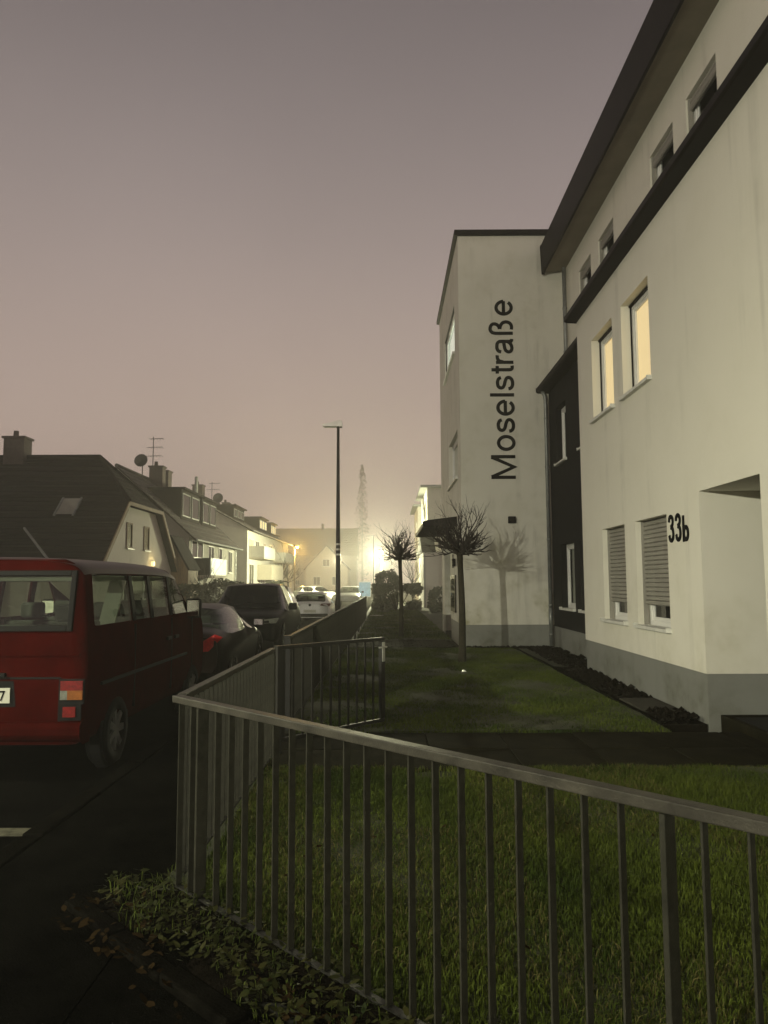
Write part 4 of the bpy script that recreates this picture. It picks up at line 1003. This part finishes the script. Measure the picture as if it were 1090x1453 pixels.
patch(sedan, 'number_plate', 'plate', [(-.26, -.03, .55), (.26, -.03, .55), (.26, -.03, .66), (-.26, -.03, .66)], .008)
mb = MB(); mb.tube([(-.6, .62, 1.075), (-.3, .60, 1.085), (.3, .60, 1.085), (.6, .62, 1.075)], .008, 6); mb.build('trim_strip', 'chrome', sedan, local=True)
put(sedan, -3.48, 12.05, RZ)

# --- black SUV facing the camera (nose local y=0 after flip: build with rear at 0 and flip)
S = [(0.0, .45, .95, 1.10, .84, .70), (.06, .36, 1.02, 1.25, .92, .72), (.25, .34, 1.06, 1.50, .96, .70), (.55, .34, 1.07, 1.70, .97, .68), (1.5, .34, 1.07, 1.745, .97, .68), (1.58, .34, 1.07, 1.745, .97, .68),
     (2.5, .34, 1.06, 1.74, .97, .68), (2.75, .34, 1.06, 1.70, .97, .67), (3.45, .34, 1.04, 1.15, .97, .82), (4.2, .36, .98, 1.09, .95, .80), (4.60, .40, .86, .98, .90, .74), (4.74, .46, .74, .84, .82, .66)]
suv = car('parked_car', 'black sport utility car facing this way with narrow headlights, parked behind the maroon saloon', 'black_paint', S, {3, 5, 6, 7}, {7}, (.95, 3.85), .37, 'car_glass_dark')
for s in (-1, 1):
    hl = patch(suv, 'headlight', 'lens_clear', [(s * .44, 4.68, .80), (s * .86, 4.56, .83), (s * .92, 4.50, .93), (s * .48, 4.67, .885)], .06, (s * .2, 1, .15), .01)
    patch(hl, 'light_bar', 'plastic', [(s * .47, 4.735, .825), (s * .72, 4.665, .84), (s * .72, 4.665, .885), (s * .50, 4.73, .87)], .012, (s * .2, 1, .15))
patch(suv, 'grille', 'plastic', [(-.42, 4.72, .56), (.42, 4.72, .56), (.40, 4.735, .86), (-.40, 4.735, .86)], .03, (0, 1, 0))
interior(suv, .8, .5, 3.2, .4, (1.0,), 2.1, .8, 1.2)
for s in (-1, 1):
    mb = MB(); mb.box(s * 1.07 - .1, 2.95, 1.08, s * 1.07 + .1, 3.06, 1.25); mb.build('wing_mirror', 'plastic', suv, local=True, bevel=.03)
    mb = MB(); mb.tube([(s * .66, .8, 1.76), (s * .67, 1.4, 1.79), (s * .66, 2.4, 1.765)], .015, 6); mb.build('roof_rail', 'plastic', suv, local=True)
mb = MB(); mb.tube([(-.7, 3.40, 1.185), (-.2, 3.50, 1.17), (.3, 3.50, 1.165), (.7, 3.42, 1.18)], .012, 6); mb.build('wiper', 'plastic', suv, local=True)
put(suv, -3.42, 17.4 + 4.74, RZ, True)

# --- white hatchback, rear towards the camera
S = [(0.0, .38, .88, .97, .80, .70), (.05, .30, .93, 1.03, .87, .72), (.14, .28, .95, 1.08, .90, .70), (.42, .28, .96, 1.40, .90, .62), (.62, .28, .96, 1.46, .90, .61), (1.4, .28, .95, 1.485, .90, .62), (1.48, .28, .95, 1.485, .90, .62),
     (2.15, .28, .94, 1.46, .90, .61), (2.4, .28, .93, 1.41, .90, .60), (3.1, .28, .90, 1.0, .89, .74), (3.8, .30, .82, .90, .87, .70), (4.18, .34, .70, .78, .80, .62), (4.28, .4, .6, .66, .7, .5)]
golf = car('parked_car', 'white hatchback seen from behind with dark red tail lights, parked beyond the black car', 'white_paint', S, {3, 4, 6, 7, 8}, {2, 8}, (.80, 3.45), .32, 'car_glass_dark')
for s in (-1, 1):
    patch(golf, 'tail_light', 'lens_dark', [(s * .46, -.005, .90), (s * .84, .03, .86), (s * .90, .13, .95), (s * .86, .09, .985), (s * .50, .01, .975)], .02, (0, -1, .1))
mb = MB(); mb.tube([(0, -.035, .92), (0, -.02, .925)], .055, 20); mb.build('badge', 'plastic', golf, local=True)
patch(golf, 'number_plate', 'plate', [(-.26, -.02, .60), (.26, -.02, .60), (.26, -.02, .71), (-.26, -.02, .71)], .01)
mb = MB(); mb.box(-.78, -.03, .40, .78, .03, .55); mb.build('bumper', 'plastic', golf, local=True, bevel=.03)
mb = MB(); mb.prism([(.36, 1.43), (.62, 1.475), (.62, 1.49), (.34, 1.455)], 'x', -.55, .55); mb.build('spoiler', 'white_paint', golf, local=True)
mb = MB(); mb.tube([(0, .8, 1.48), (0, .72, 1.56)], [.02, .008], 6); mb.build('aerial', 'plastic', golf, local=True)
interior(golf, .74, .4, 2.9, .32, (1.0,), 1.9, .66, 1.08); mirrors(golf, .9, 2.65, .97)
put(golf, -3.32, 33.0, RZ - .14)
# farther cars
gc = car('parked_car', 'grey car facing this way in the glare at the end of the street', 'silver_paint', [(a, b, c, d, e, f) for a, b, c, d, e, f in S], {3, 4, 6, 7, 8}, {2, 8}, (.80, 3.45), .32, 'car_glass')
mirrors(gc, .9, 2.75, .97); interior(gc, .74, .4, 2.9, .32, (1.0,), 1.9, .66, 1.08)
put(gc, -2.75, 59.5, RZ, True)
wc = car('parked_car', 'pale saloon side-on in the lit haze across the street', 'white_paint', [(a, b, c, d * .97, e, f) for a, b, c, d, e, f in S], {3, 4, 6, 7, 8}, {2, 8}, (.80, 3.45), .32, 'car_glass_dark')
put(wc, -8.0, 67, RZ); wc.rotation_euler = (0, 0, R(-62))

# ---------------------------------------------------------------- houses on the left
def roof_slope(mb, a, b, c, d, n, th=.06):
    """stepped tile courses; a,b eave corners, c,d ridge corners"""
    a, b, c, d = map(Vector, (a, b, c, d)); nr = (b - a).cross(d - a).normalized()
    if nr.z < 0: nr = -nr
    for i in range(n):
        f0, f1 = i / n, min(1, (i + 1.15) / n)
        p = [a.lerp(d, f0) + nr * th, b.lerp(c, f0) + nr * th, b.lerp(c, f1) + nr * .01, a.lerp(d, f1) + nr * .01]
        q = [a.lerp(d, f0) - nr * .05, b.lerp(c, f0) - nr * .05, b.lerp(c, f1) - nr * .05, a.lerp(d, f1) - nr * .05]
        mb.add(p + q, [(0, 1, 2, 3), (0, 4, 5, 1), (1, 5, 6, 2), (3, 7, 4, 0), (7, 6, 5, 4)])
def far_window(parent, x, y0, y1, z0, z1, m='win_dark', axis='x', out=1, fm='white_frame'):
    f = MB(); w = .07
    def bx(a, b, c, d, e0, e1):
        if axis == 'x': f.box(min(x + out * e0, x + out * e1), a, c, max(x + out * e0, x + out * e1), b, d)
        else: f.box(a, min(x + out * e0, x + out * e1), c, b, max(x + out * e0, x + out * e1), d)
    bx(y0, y0 + w, z0, z1, -.02, .045); bx(y1 - w, y1, z0, z1, -.02, .045); bx(y0 + w, y1 - w, z0, z0 + w, -.02, .045); bx(y0 + w, y1 - w, z1 - w, z1, -.02, .045)
    if y1 - y0 > 1.2: bx((y0 + y1) / 2 - .035, (y0 + y1) / 2 + .035, z0 + w, z1 - w, -.02, .045)
    fo = f.build('window', fm, parent)
    f = MB(); bx(y0 + w, y1 - w, z0 + w, z1 - w, .003, .012); f.build('pane', m, fo)
    f = MB(); bx(y0 - .06, y1 + .06, z0 - .05, z0 - .002, -.02, .12); f.build('sill', 'sill', fo)
    return fo
def chimney(parent, x, y, z0, z1, w=.7, l=.9):
    mb = MB(); mb.box(x - w / 2, y - l / 2, z0, x + w / 2, y + l / 2, z1); mb.box(x - w / 2 - .07, y - l / 2 - .07, z1 + .001, x + w / 2 + .07, y + l / 2 + .07, z1 + .1)
    c = mb.build('chimney', 'brick', parent)
    mb = MB(); mb.tube([(x - .1, y, z1 + .1), (x - .1, y, z1 + .42)], [.13, .11], 10); mb.build('chimney_pot', 'brick', c)
    return c
def antenna(parent, x, y, z0, z1, arms=3, s=.9):
    mb = MB(); mb.tube([(x, y, z0), (x, y, z1)], .03, 6)
    for k in range(arms):
        z = z1 - .15 - k * (z1 - z0) * .28; mb.beam((x - s * (.25 + .2 * k), y, z), (x + s * (.7 - .1 * k), y, z + .05), .03, .03)
        for j in range(5): xx = x - s * .2 + j * s * .2; mb.beam((xx, y - .3, z), (xx, y + .3, z), .02, .02)
    return mb.build('antenna', 'pole', parent)
def dish(parent, x, y, z, r=.42):
    mb = MB(); n = 16; vs = [(x, y + .14, z)]
    for k in range(n):
        a = 2 * math.pi * k / n; vs.append((x + r * math.cos(a), y - .02 + .1 * math.sin(a), z + r * math.sin(a)))
    mb.add(vs, [(0, 1 + k, 1 + (k + 1) % n) for k in range(n)]); mb.tube([(x, y + .14, z), (x, y + .3, z - .1), (x, y + .3, z - .9)], .03, 6)
    return mb.build('satellite_dish', 'pole', parent)
# House A: half-hipped gable towards the street
A = thing('house', (-14, 35, 0), 'dark-roofed house with half-hipped white gable, nearest on the left behind the red van', 'house', 'houses along the left side of the street')
XA = -11.5; YR = 35.0; ZR = 7.45; SL = .95
def za(y): return ZR - abs(y - YR) * SL
mb = MB(); yh0, yh1 = YR - 2.45, YR + 2.45
poly = [(29.6, -.3), (40.4, -.3), (40.4, za(40.4) - .12), (yh1, za(yh1) - .12), (yh0, za(yh0) - .12), (29.6, za(29.6) - .12)]
mb.prism(poly, 'x', -26, XA); mb.build('wall', 'wall_far', A)
mb = MB()
ov = .35; XH = XA - 1.9
ze = za(29.1); zh = za(yh0)
roof_slope(mb, (-26, 29.1, ze), (XA + ov, 29.1, ze), (XA + ov, yh0, zh), (-26, yh0, zh), 13)
roof_slope(mb, (-26, yh0, zh), (XA + ov, yh0, zh), (XH, YR, ZR), (-26, YR, ZR), 9)
roof_slope(mb, (-26, 40.9, za(40.9)), (XA + ov, 40.9, za(40.9)), (XA + ov, yh1, zh), (-26, yh1, zh), 13)
roof_slope(mb, (-26, yh1, zh), (XA + ov, yh1, zh), (XH, YR, ZR), (-26, YR, ZR), 9)
roof_slope(mb, (XA + ov, yh0, zh), (XA + ov, yh1, zh), (XH, YR + .02, ZR), (XH, YR - .02, ZR), 9)
mb.tube([(-26, YR, ZR + .06), (XH, YR, ZR + .06)], .12, 8); mb.tube([(XH, YR, ZR + .06), (XA + ov, yh0, zh + .06)], .1, 8); mb.tube([(XH, YR, ZR + .06), (XA + ov, yh1, zh + .06)], .1, 8)
ro = mb.build('roof', 'tile', A)
mb = MB(); mb.beam((XA + ov + .03, 29.1, ze - .08), (XA + ov + .03, yh0, zh - .08), .05, .2); mb.beam((XA + ov + .03, 40.9, za(40.9) - .08), (XA + ov + .03, yh1, zh - .08), .05, .2); mb.beam((XA + ov + .03, yh0, zh - .06), (XA + ov + .03, yh1, zh - .06), .06, .16)
mb.build('verge_board', 'wood', A)
for y0, y1, z0, z1 in ((33.3, 34.05, 3.15, 4.3), (35.7, 36.5, 3.15, 4.3)): far_window(A, XA, y0, y1, z0, z1, fm='wood')
far_window(A, XA, 33, 34.2, .8, 2.1); far_window(A, XA, 35.8, 37.2, .8, 2.1)
chimney(A, -17.3, YR, 6.9, 8.35, .95, .8)
mb = MB(); yk = 32.2; mb.add([(-14.0, yk - .4, za(yk - .4) + .12), (-13.3, yk - .4, za(yk - .4) + .12), (-13.3, yk + .4, za(yk + .4) + .12), (-14.0, yk + .4, za(yk + .4) + .12)], [(0, 1, 2, 3)]); sk = mb.build('skylight', 'shutter', A)
mb = MB(); mb.beam((-14.05, yk - .45, za(yk - .45) + .1), (-14.05, yk + .45, za(yk + .45) + .1), .08, .08); mb.beam((-13.25, yk - .45, za(yk - .45) + .1), (-13.25, yk + .45, za(yk + .45) + .1), .08, .08); mb.build('skylight_frame', 'zinc', sk)
mb = MB(); mb.box(XA + .02, 36.9, 2.45, XA + .14, 37.1, 2.65); wl = mb.build('wall_lamp', emit('lamp_glass_warm', (1, .75, .3), 2, 0), A)
l = bpy.data.lights.new('wall_light', 'POINT'); l.energy = 16; l.color = (1, .75, .32); l.shadow_soft_size = .1
lo = bpy.data.objects.new('wall_light', l); COL.objects.link(lo); lo.location = (XA + .35, 37.0, 2.5)
lo.parent = wl; lo.location = (XA + .35 + 14, 2.0, 2.5)
# low porch roof in front of house A
pr = thing('porch', (-14, 27.5, 0), 'low dark porch roof with a pale edge in front of the half-hipped house', 'porch')
mb = MB(); roof_slope(mb, (-19, 25.8, 2.0), (-11.3, 25.8, 2.0), (-13.6, 28.2, 3.6), (-19, 28.2, 3.6), 7); mb.build('roof', 'tile', pr)
mb = MB(); mb.prism([(26.1, -.3), (29.0, -.3), (29.0, 2.2), (26.1, 2.0)], 'x', -19, -11.9); mb.build('wall', 'wall_beige', pr)
mb = MB(); mb.beam((-11.25, 25.75, 2.06), (-13.58, 28.2, 3.68), .06, .07); mb.build('verge_strip', 'zinc', pr)
# timber annex
an = thing('timber_annex', (-13, 42, 0), 'brown timber-clad annex between the two nearest left-hand houses', 'house', 'houses along the left side of the street')
mb = MB(); mb.prism([(-13.5, -.3), (-10.6, -.3), (-10.6, 2.4), (-11.55, 4.05), (-13.5, 4.15)], 'y', 40.5, 42.6); mb.build('wall', 'wood', an)
mb = MB(); mb.beam((-10.52, 41.5, 2.3), (-11.55, 41.5, 4.13), 2.4, .1, (1, 0, .5)); mb.beam((-11.55, 41.5, 4.13), (-13.6, 41.5, 4.22), 2.4, .1); mb.build('roof', 'tile', an)
src = None
for i in range(10):
    q = MB(); xx = -13.4 + i * .27
    htop = 4.0 if xx < -11.6 else 4.0 - (xx + .25 + 11.6) * 1.7
    q.box(xx, 40.47, -.2, xx + .255, 40.498, max(1.5, htop)); q.build('board', 'wood', an)

def row_house(label, xf, y0, y1, eave, xr, zr, wallm, roofm, back=None, gable_over=.2):
    H = thing('house', (xf - 3, (y0 + y1) / 2, 0), label, 'house', 'houses along the left side of the street')
    xb = back or (2 * xr - xf); sl = (zr - eave) / (xf - xr)
    mb = MB(); mb.prism([(xb, -.4), (xf, -.4), (xf, eave - .05), (xr, zr - .12), (xb, eave - .05)], 'y', y0, y1); mb.build('wall', wallm, H)
    o = .45; mb = MB()
    roof_slope(mb, (xf + o, y0 - gable_over, eave - o * sl), (xf + o, y1 + gable_over, eave - o * sl), (xr, y1 + gable_over, zr), (xr, y0 - gable_over, zr), 12)
    roof_slope(mb, (xb - o, y0 - gable_over, eave - o * sl), (xb - o, y1 + gable_over, eave - o * sl), (xr, y1 + gable_over, zr), (xr, y0 - gable_over, zr), 12)
    mb.tube([(xr, y0 - gable_over, zr + .05), (xr, y1 + gable_over, zr + .05)], .12, 8); mb.build('roof', roofm, H)
    mb = MB(); mb.tube([(xf + o + .05, y0 - gable_over, eave - o * sl + .02), (xf + o + .05, y1 + gable_over, eave - o * sl + .02)], .07, 8); mb.tube([(xf + o, y1 - .3, eave - o * sl), (xf + .08, y1 - .3, eave - .5), (xf + .08, y1 - .3, 0)], .05, 8)
    mb.build('gutter', 'zinc', H)
    return H, sl
def dormer(H, xf, xr, eave, sl, y0, y1, zt, x_face, roofm='tile_grey', wins=2, lit=None):
    zbase = eave + (xf - x_face) * sl
    xback = xf - (zt - eave) / sl - .3
    mb = MB(); mb.box(max(xback, xr - .5), y0, zbase - .4, x_face, y1, zt); d_ = mb.build('dormer', roofm, H)
    mb = MB(); mb.box(max(xback, xr - .5) - .2, y0 - .15, zt + .001, x_face + .25, y1 + .15, zt + .12); mb.build('dormer_roof', 'tile', d_)
    wd = (y1 - y0) / wins; f = MB(); g_ = MB()
    for k in range(wins):
        a, b = y0 + k * wd + .2, y0 + (k + 1) * wd - .2; z0, z1 = zbase + .25, zt - .2
        for (p, q, r_, s_) in ((a, a + .07, z0, z1), (b - .07, b, z0, z1), (a + .07, b - .07, z0, z0 + .07), (a + .07, b - .07, z1 - .07, z1)): f.box(x_face + .002, p, r_, x_face + .05, q, s_)
        g_.box(x_face + .003, a + .07, z0 + .07, x_face + .015, b - .07, z1 - .07)
    f.build('dormer_window', 'white_frame' if lit else 'zinc', d_); g_.build('dormer_pane', lit or 'win_dark', d_)
def balcony(H, xf, y0, y1, z0, z1, dep, side_m, front_m):
    mb = MB(); mb.box(xf, y0, z0 - .15, xf + dep, y1, z0); b = mb.build('balcony', 'wall_beige', H)
    mb = MB(); mb.box(xf + .01, y0, z0 + .001, xf + dep - .07, y0 + .06, z1); mb.box(xf + .01, y1 - .06, z0 + .001, xf + dep - .07, y1, z1); each(mb, 'side_parapet', side_m, b)
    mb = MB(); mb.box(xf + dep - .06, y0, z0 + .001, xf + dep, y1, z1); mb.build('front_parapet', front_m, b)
    return b
B, slb = row_house('two-storey house with a wide roof dormer and a balcony front with added glow, second on the left', -11.5, 44.0, 57.6, 4.5, -15.8, 8.45, 'wall_grey', 'tile_grey')
dormer(B, -11.5, -15.8, 4.5, slb, 46.0, 50.5, 7.35, -12.55, 'tile', 2); dormer(B, -11.5, -15.8, 4.5, slb, 51.2, 55.5, 7.35, -12.55, 'tile', 2)
balcony(B, -11.5, 44.1, 48.3, 2.05, 3.05, 1.3, 'fence_dark', 'parapet_added_glow')  # front parapet carries added glow in place of lamplight
far_window(B, -11.5, 44.5, 47.3, 3.08, 4.15); far_window(B, -11.5, 48.7, 50.3, 2.4, 4.0); far_window(B, -11.5, 51.8, 52.8, 3.0, 4.0); far_window(B, -11.5, 55.0, 56.2, 2.3, 3.9)
far_window(B, -11.5, 44.8, 46.6, .3, 1.7); far_window(B, -11.5, 50, 51.5, .6, 1.7); far_window(B, -11.5, 54, 55.5, .6, 1.7)
chimney(B, -15.7, 53.2, 8.0, 9.45, .7, .9); chimney(B, -15.4, 50.4, 8.0, 9.35, .9, .7); antenna(B, -15.6, 50.0, 9.3, 11.4, 3, 1.0); dish(B, -14.6, 38.5 + 6, 8.9, .4)
Cc, slc = row_house('long white house with balconies and lit dormer windows, third on the left', -11.5, 62.5, 88, 6.15, -16.9, 9.1, 'wall_far', 'tile_grey')
dormer(Cc, -11.5, -16.9, 6.15, slc, 66, 71, 8.35, -13.4, 'tile', 3); dormer(Cc, -11.5, -16.9, 6.15, slc, 75.5, 80, 8.1, -12.7, 'tile', 3, 'lit_yellow'); dormer(Cc, -11.5, -16.9, 6.15, slc, 83, 86.5, 8.1, -12.7, 'tile', 3, 'lit_yellow')
balcony(Cc, -11.5, 63.2, 69.5, 3.75, 4.65, 1.3, 'wall_far', 'wall_far'); balcony(Cc, -11.5, 67.5, 75, 2.0, 3.2, 1.3, 'wall_beige', 'wall_beige'); balcony(Cc, -11.5, 77, 84, 3.75, 4.65, 1.3, 'wall_far', 'wall_far')
far_window(Cc, -11.5, 63.3, 65.3, 3.9, 5.3, 'lit_yellow'); far_window(Cc, -11.5, 66.4, 68.2, 3.9, 5.3); far_window(Cc, -11.5, 70.5, 72, 4.1, 5.3); far_window(Cc, -11.5, 74, 76, 4.1, 5.3)
far_window(Cc, -11.5, 63.4, 65.6, 1.4, 3.2); far_window(Cc, -11.5, 69, 72, 1.5, 3.0); far_window(Cc, -11.5, 78, 80, 1.2, 2.8, 'lit_yellow'); far_window(Cc, -11.5, 82, 85, 1.2, 2.8)
chimney(Cc, -16.7, 66.8, 8.6, 10.2, .9, .9); antenna(Cc, -16.6, 71.5, 9.1, 11.2, 2, 1.1); dish(Cc, -16.3, 72.8, 9.8, .5); chimney(Cc, -16.8, 84, 8.8, 10.0); chimney(Cc, -16.8, 79, 8.8, 9.9)
mb = MB(); mb.tube([(-16.1, 63.6, 7.5), (-16.1, 63.6, 10.6)], .14, 10); mb.build('flue_pipe', 'zinc', Cc)
D, sld = row_house('pale house half lost in the haze, fourth on the left', -13.6, 95, 112, 5.6, -18.6, 8.6, 'wall_far', 'tile_grey')
for y in (96, 99.5, 103, 107): far_window(D, -13.6, y, y + 1.6, 3.4, 4.8, 'lit_yellow' if y == 99.5 else 'win_dark'); far_window(D, -13.6, y, y + 1.6, .9, 2.3)
dormer(D, -13.6, -18.6, 5.6, sld, 99, 104, 7.9, -14.9, 'tile', 3)
# houses across the end of the street
def end_house(label, x0, x1, y0, y1, eave, zr, seed):
    H = thing('house', ((x0 + x1) / 2, (y0 + y1) / 2, 0), label, 'house', 'faint houses at the end of the street')
    ym = (y0 + y1) / 2
    mb = MB(); mb.prism([(y0, -.4), (y1, -.4), (y1, eave), (ym, zr - .1), (y0, eave)], 'x', x0, x1); mb.build('wall', 'wall_beige', H)
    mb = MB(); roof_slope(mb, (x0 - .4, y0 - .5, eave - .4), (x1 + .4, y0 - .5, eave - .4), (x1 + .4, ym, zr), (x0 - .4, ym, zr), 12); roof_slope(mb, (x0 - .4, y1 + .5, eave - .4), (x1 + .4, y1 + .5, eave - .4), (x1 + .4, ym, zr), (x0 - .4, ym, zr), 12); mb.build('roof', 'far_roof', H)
    n = int((x1 - x0) / 3)
    for k in range(n):
        a = x0 + 1 + k * 3
        for z in (.9, 3.6):
            if z + 1.4 < eave: far_window(H, y0, a, a + 1.3, z, z + 1.4, 'win_dark', 'y', -1)
    chimney(H, (x0 + x1) / 2 + 2, ym, zr - .5, zr + 1.2)
    return H
end_house('faint wide house with a straight roofline closing the street in the haze', -34, -9, 225, 240, 10, 18.2, 1)
gh = thing('house', (-12.7, 166, 0), 'small pale gabled house just visible left of the street lamp pole', 'house', 'faint houses at the end of the street')
mb = MB(); mb.prism([(-17.2, -.3), (-8.2, -.3), (-8.2, 4.6), (-12.7, 9.3), (-17.2, 4.6)], 'y', 161, 172); mb.build('wall', 'wall_beige', gh)
mb = MB(); roof_slope(mb, (-7.9, 160.7, 4.3), (-7.9, 172.3, 4.3), (-12.7, 172.3, 9.45), (-12.7, 160.7, 9.45), 9); roof_slope(mb, (-17.5, 160.7, 4.3), (-17.5, 172.3, 4.3), (-12.7, 172.3, 9.45), (-12.7, 160.7, 9.45), 9); mb.build('roof', 'tile_grey', gh)
for a in (-15.5, -11.5): far_window(gh, 161, a, a + 1.5, 1, 2.8, 'win_dark', 'y', -1)
far_window(gh, 161, -13.5, -12.0, 5, 6.5, 'win_dark', 'y', -1)
# right-hand side beyond the tower
lowb = thing('garage', (3.6, 50, 0), 'low grey flat-walled annex behind the clipped shrub on the right', 'garage')
mb = MB(); mb.box(2.35, 47.5, -.3, 8, 54, 3.45); mb.build('wall', 'wall_far', lowb)
mb = MB(); mb.prism([(47.4, 3.46), (54.1, 3.46), (50.7, 4.9)], 'x', 2.25, 3.15); mb.build('roof', 'tile', lowb)
mb = MB(); mb.box(2.4, 47.44, .0, 2.46, 47.49, 3.3); mb.build('drainpipe', 'zinc', lowb)
for k, (xx, yy, zt, lb) in enumerate(((3.1, 56, 8.6, 'white flat-roofed block just showing past the left edge of the lettered tower'), (3.25, 76, 9.2, 'farther pale flat-roofed block half hidden behind the nearer one'))):
    t = thing('apartment_building', (xx, yy, 0), lb, 'building', 'blocks farther down on the right')
    mb = MB(); mb.box(xx, yy, -.3, xx + 9, yy + 9, zt); mb.build('wall', 'wall_far', t)
    mb = MB(); mb.box(xx - .5, yy - .3, zt + .001, xx + 9.2, yy + 9.3, zt + .2); mb.build('roof_edge', 'zinc', t)
    for z in (1.0, 3.8, 6.4): far_window(t, yy, xx + 1.0, xx + 2.4, z, z + 1.4, 'win_dark', 'y', -1); far_window(t, xx, yy + 2, yy + 4, z, z + 1.4, 'win_dark', 'x', -1)

# the rest of the street, behind and beside the photographer
for (x0, x1, y0, y1, ev, zr_, lb) in ((-22, -12.6, 6, 20, 4.6, 8.4, 'plain two-storey house up the street from the half-hipped house'), (-22, -13.2, -14, 2, 5.4, 9.2, 'plain two-storey house opposite the 33b entrance'), (-26, 4, -42, -32, 7.5, 11.5, 'long house closing the street behind the photographer')):
    t = thing('house', ((x0 + x1) / 2, (y0 + y1) / 2, 0), lb, 'house', 'houses behind the photographer')
    if x1 < 0:
        xm = (x0 + x1) / 2; mb = MB(); mb.prism([(x0, -.3), (x1, -.3), (x1, ev), (xm, zr_ - .1), (x0, ev)], 'y', y0, y1); mb.build('wall', 'wall_beige', t); mb = MB()
        for xe in (x0 - .4, x1 + .4): roof_slope(mb, (xe, y0 - .2, ev - .3), (xe, y1 + .2, ev - .3), (xm, y1 + .2, zr_), (xm, y0 - .2, zr_), 10)
        mb.build('roof', 'tile', t)
        for k in range(int((y1 - y0) / 3.2)): far_window(t, x1, y0 + 1 + k * 3.2, y0 + 2.4 + k * 3.2, 1, 2.4); far_window(t, x1, y0 + 1 + k * 3.2, y0 + 2.4 + k * 3.2, 3.1, 4.3)
    else:
        ym = (y0 + y1) / 2; mb = MB(); mb.prism([(y0, -.3), (y1, -.3), (y1, ev), (ym, zr_ - .1), (y0, ev)], 'x', x0, x1); mb.build('wall', 'wall_beige', t); mb = MB()
        for ye_ in (y0 - .4, y1 + .4): roof_slope(mb, (x0 - .2, ye_, ev - .3), (x1 + .2, ye_, ev - .3), (x1 + .2, ym, zr_), (x0 - .2, ym, zr_), 10)
        mb.build('roof', 'tile', t)
        for k in range(8): far_window(t, y1, x0 + 1.5 + k * 3.5, x0 + 3 + k * 3.5, 1, 2.5, 'win_dark', 'y', 1); far_window(t, y1, x0 + 1.5 + k * 3.5, x0 + 3 + k * 3.5, 4, 5.5, 'win_dark', 'y', 1)

# ---------------------------------------------------------------- vegetation across the street and far away
for k, (x, y, rx, rz, lb) in enumerate(((-10.2, 47, 1.1, .95, 'round dark shrub below the balcony with the added glow'), (-10.1, 51.5, .9, .85, 'dark garden shrub behind the black car roof'), (-10.0, 57, 1.4, .75, 'low wide shrub in front of the third house'), (-10.2, 38.5, 1.3, .8, 'dim bushy shrub beside the timber annex'), (-10.0, 68, 1.0, .9, 'shrub under the balconies of the long white house'))):
    shrub('shrub', (x, y, -.05), rx, 1.0, rz, 2200, .08, lb, 'shrub', 'shrubs in the front gardens on the left', 30 + k, 2.6)
fg = thing('garden_fence', (-10.9, 30, 0), 'low dark garden fence along the far pavement', 'fence')
mb = MB()
for k in range(60): mb.box(-10.95, 28 + k * .5, -.05, -10.92, 28.44 + k * .5, .85)
tag(mb.build('slats', 'fence_dark', fg), kind='stuff')
mb = MB()
for k in range(11): mb.box(-10.99, 28 + k * 3 - .05, -.1, -10.96, 28.05 + k * 3, .95)
mb.build('posts', 'fence_dark', fg)
def bare_tree(loc, h, label, seed, r=.09, n=9, cat='tree'):
    t = thing('bare_tree', loc, label, cat, 'bare trees in the front gardens'); rr = random.Random(seed)
    mb = MB(); mb.tube([(0, 0, -.1), (.03, .02, h * .25), (0, .04, h * .45)], [r * 1.3, r, r * .75], 8); mb.build('trunk', 'bark', t, local=True)
    mb = MB()
    for k in range(n):
        a = 2.4 * k; e = rr.uniform(.4, 1.3); grow(mb, Vector((0, .02, h * rr.uniform(.3, .45))), Vector((math.cos(a) * math.cos(e), math.sin(a) * math.cos(e), math.sin(e))), r * .42, h * rr.uniform(.35, .5), 3, rr, .2, 4, .6, (2, 3))
    mb.build('crown', 'twig', t, local=True); return t
bare_tree((-10.6, 76, 0), 5.2, 'bare dark tree left of the orange lamp', 41)
bare_tree((-10.9, 84, 0), 4.4, 'thinner bare tree behind the orange lamp', 42)
bare_tree((-10.0, 41.5, 0), 3.0, 'small bare bush-like tree by the timber annex', 43, .05)
bare_tree((1.8, 52, 0), 4.0, 'bare bush glowing in front of the white light by the hedge', 44, .05)
pop = thing('poplar_tree', (-7.3, 232, 0), 'tall slim tree faint in the haze behind the street lamp', 'tree')
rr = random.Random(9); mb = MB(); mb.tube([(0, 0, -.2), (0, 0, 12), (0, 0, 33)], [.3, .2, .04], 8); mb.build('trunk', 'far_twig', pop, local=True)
mb = MB(); pts = []
for _ in range(1100):
    f = rr.random() ** .8; z = 2 + 36 * f; rad = 3.0 * (1 - f) ** .45 * rr.uniform(.5, 1.2); a = rr.uniform(0, 6.28); q = rr.random() ** .5
    pts.append((math.cos(a) * rad * q, math.sin(a) * rad * q, z))
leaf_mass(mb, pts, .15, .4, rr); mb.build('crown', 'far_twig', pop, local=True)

# ---------------------------------------------------------------- haze
hz = MB(); hz.box(-150, -60, -1.6, 150, 300, 40.0)
hm = bpy.data.materials.new('haze_volume'); hm.use_nodes = True; n = hm.node_tree; n.nodes.remove(n.nodes['Principled BSDF'])
pv = n.nodes.new('ShaderNodeVolumePrincipled'); pv.inputs['Color'].default_value = (.78, .77, .74, 1); pv.inputs['Density'].default_value = .0032; pv.inputs['Anisotropy'].default_value = .55
n.links.new(pv.outputs[0], n.nodes['Material Output'].inputs['Volume'])
tag(hz.build('haze', hm), kind='stuff')
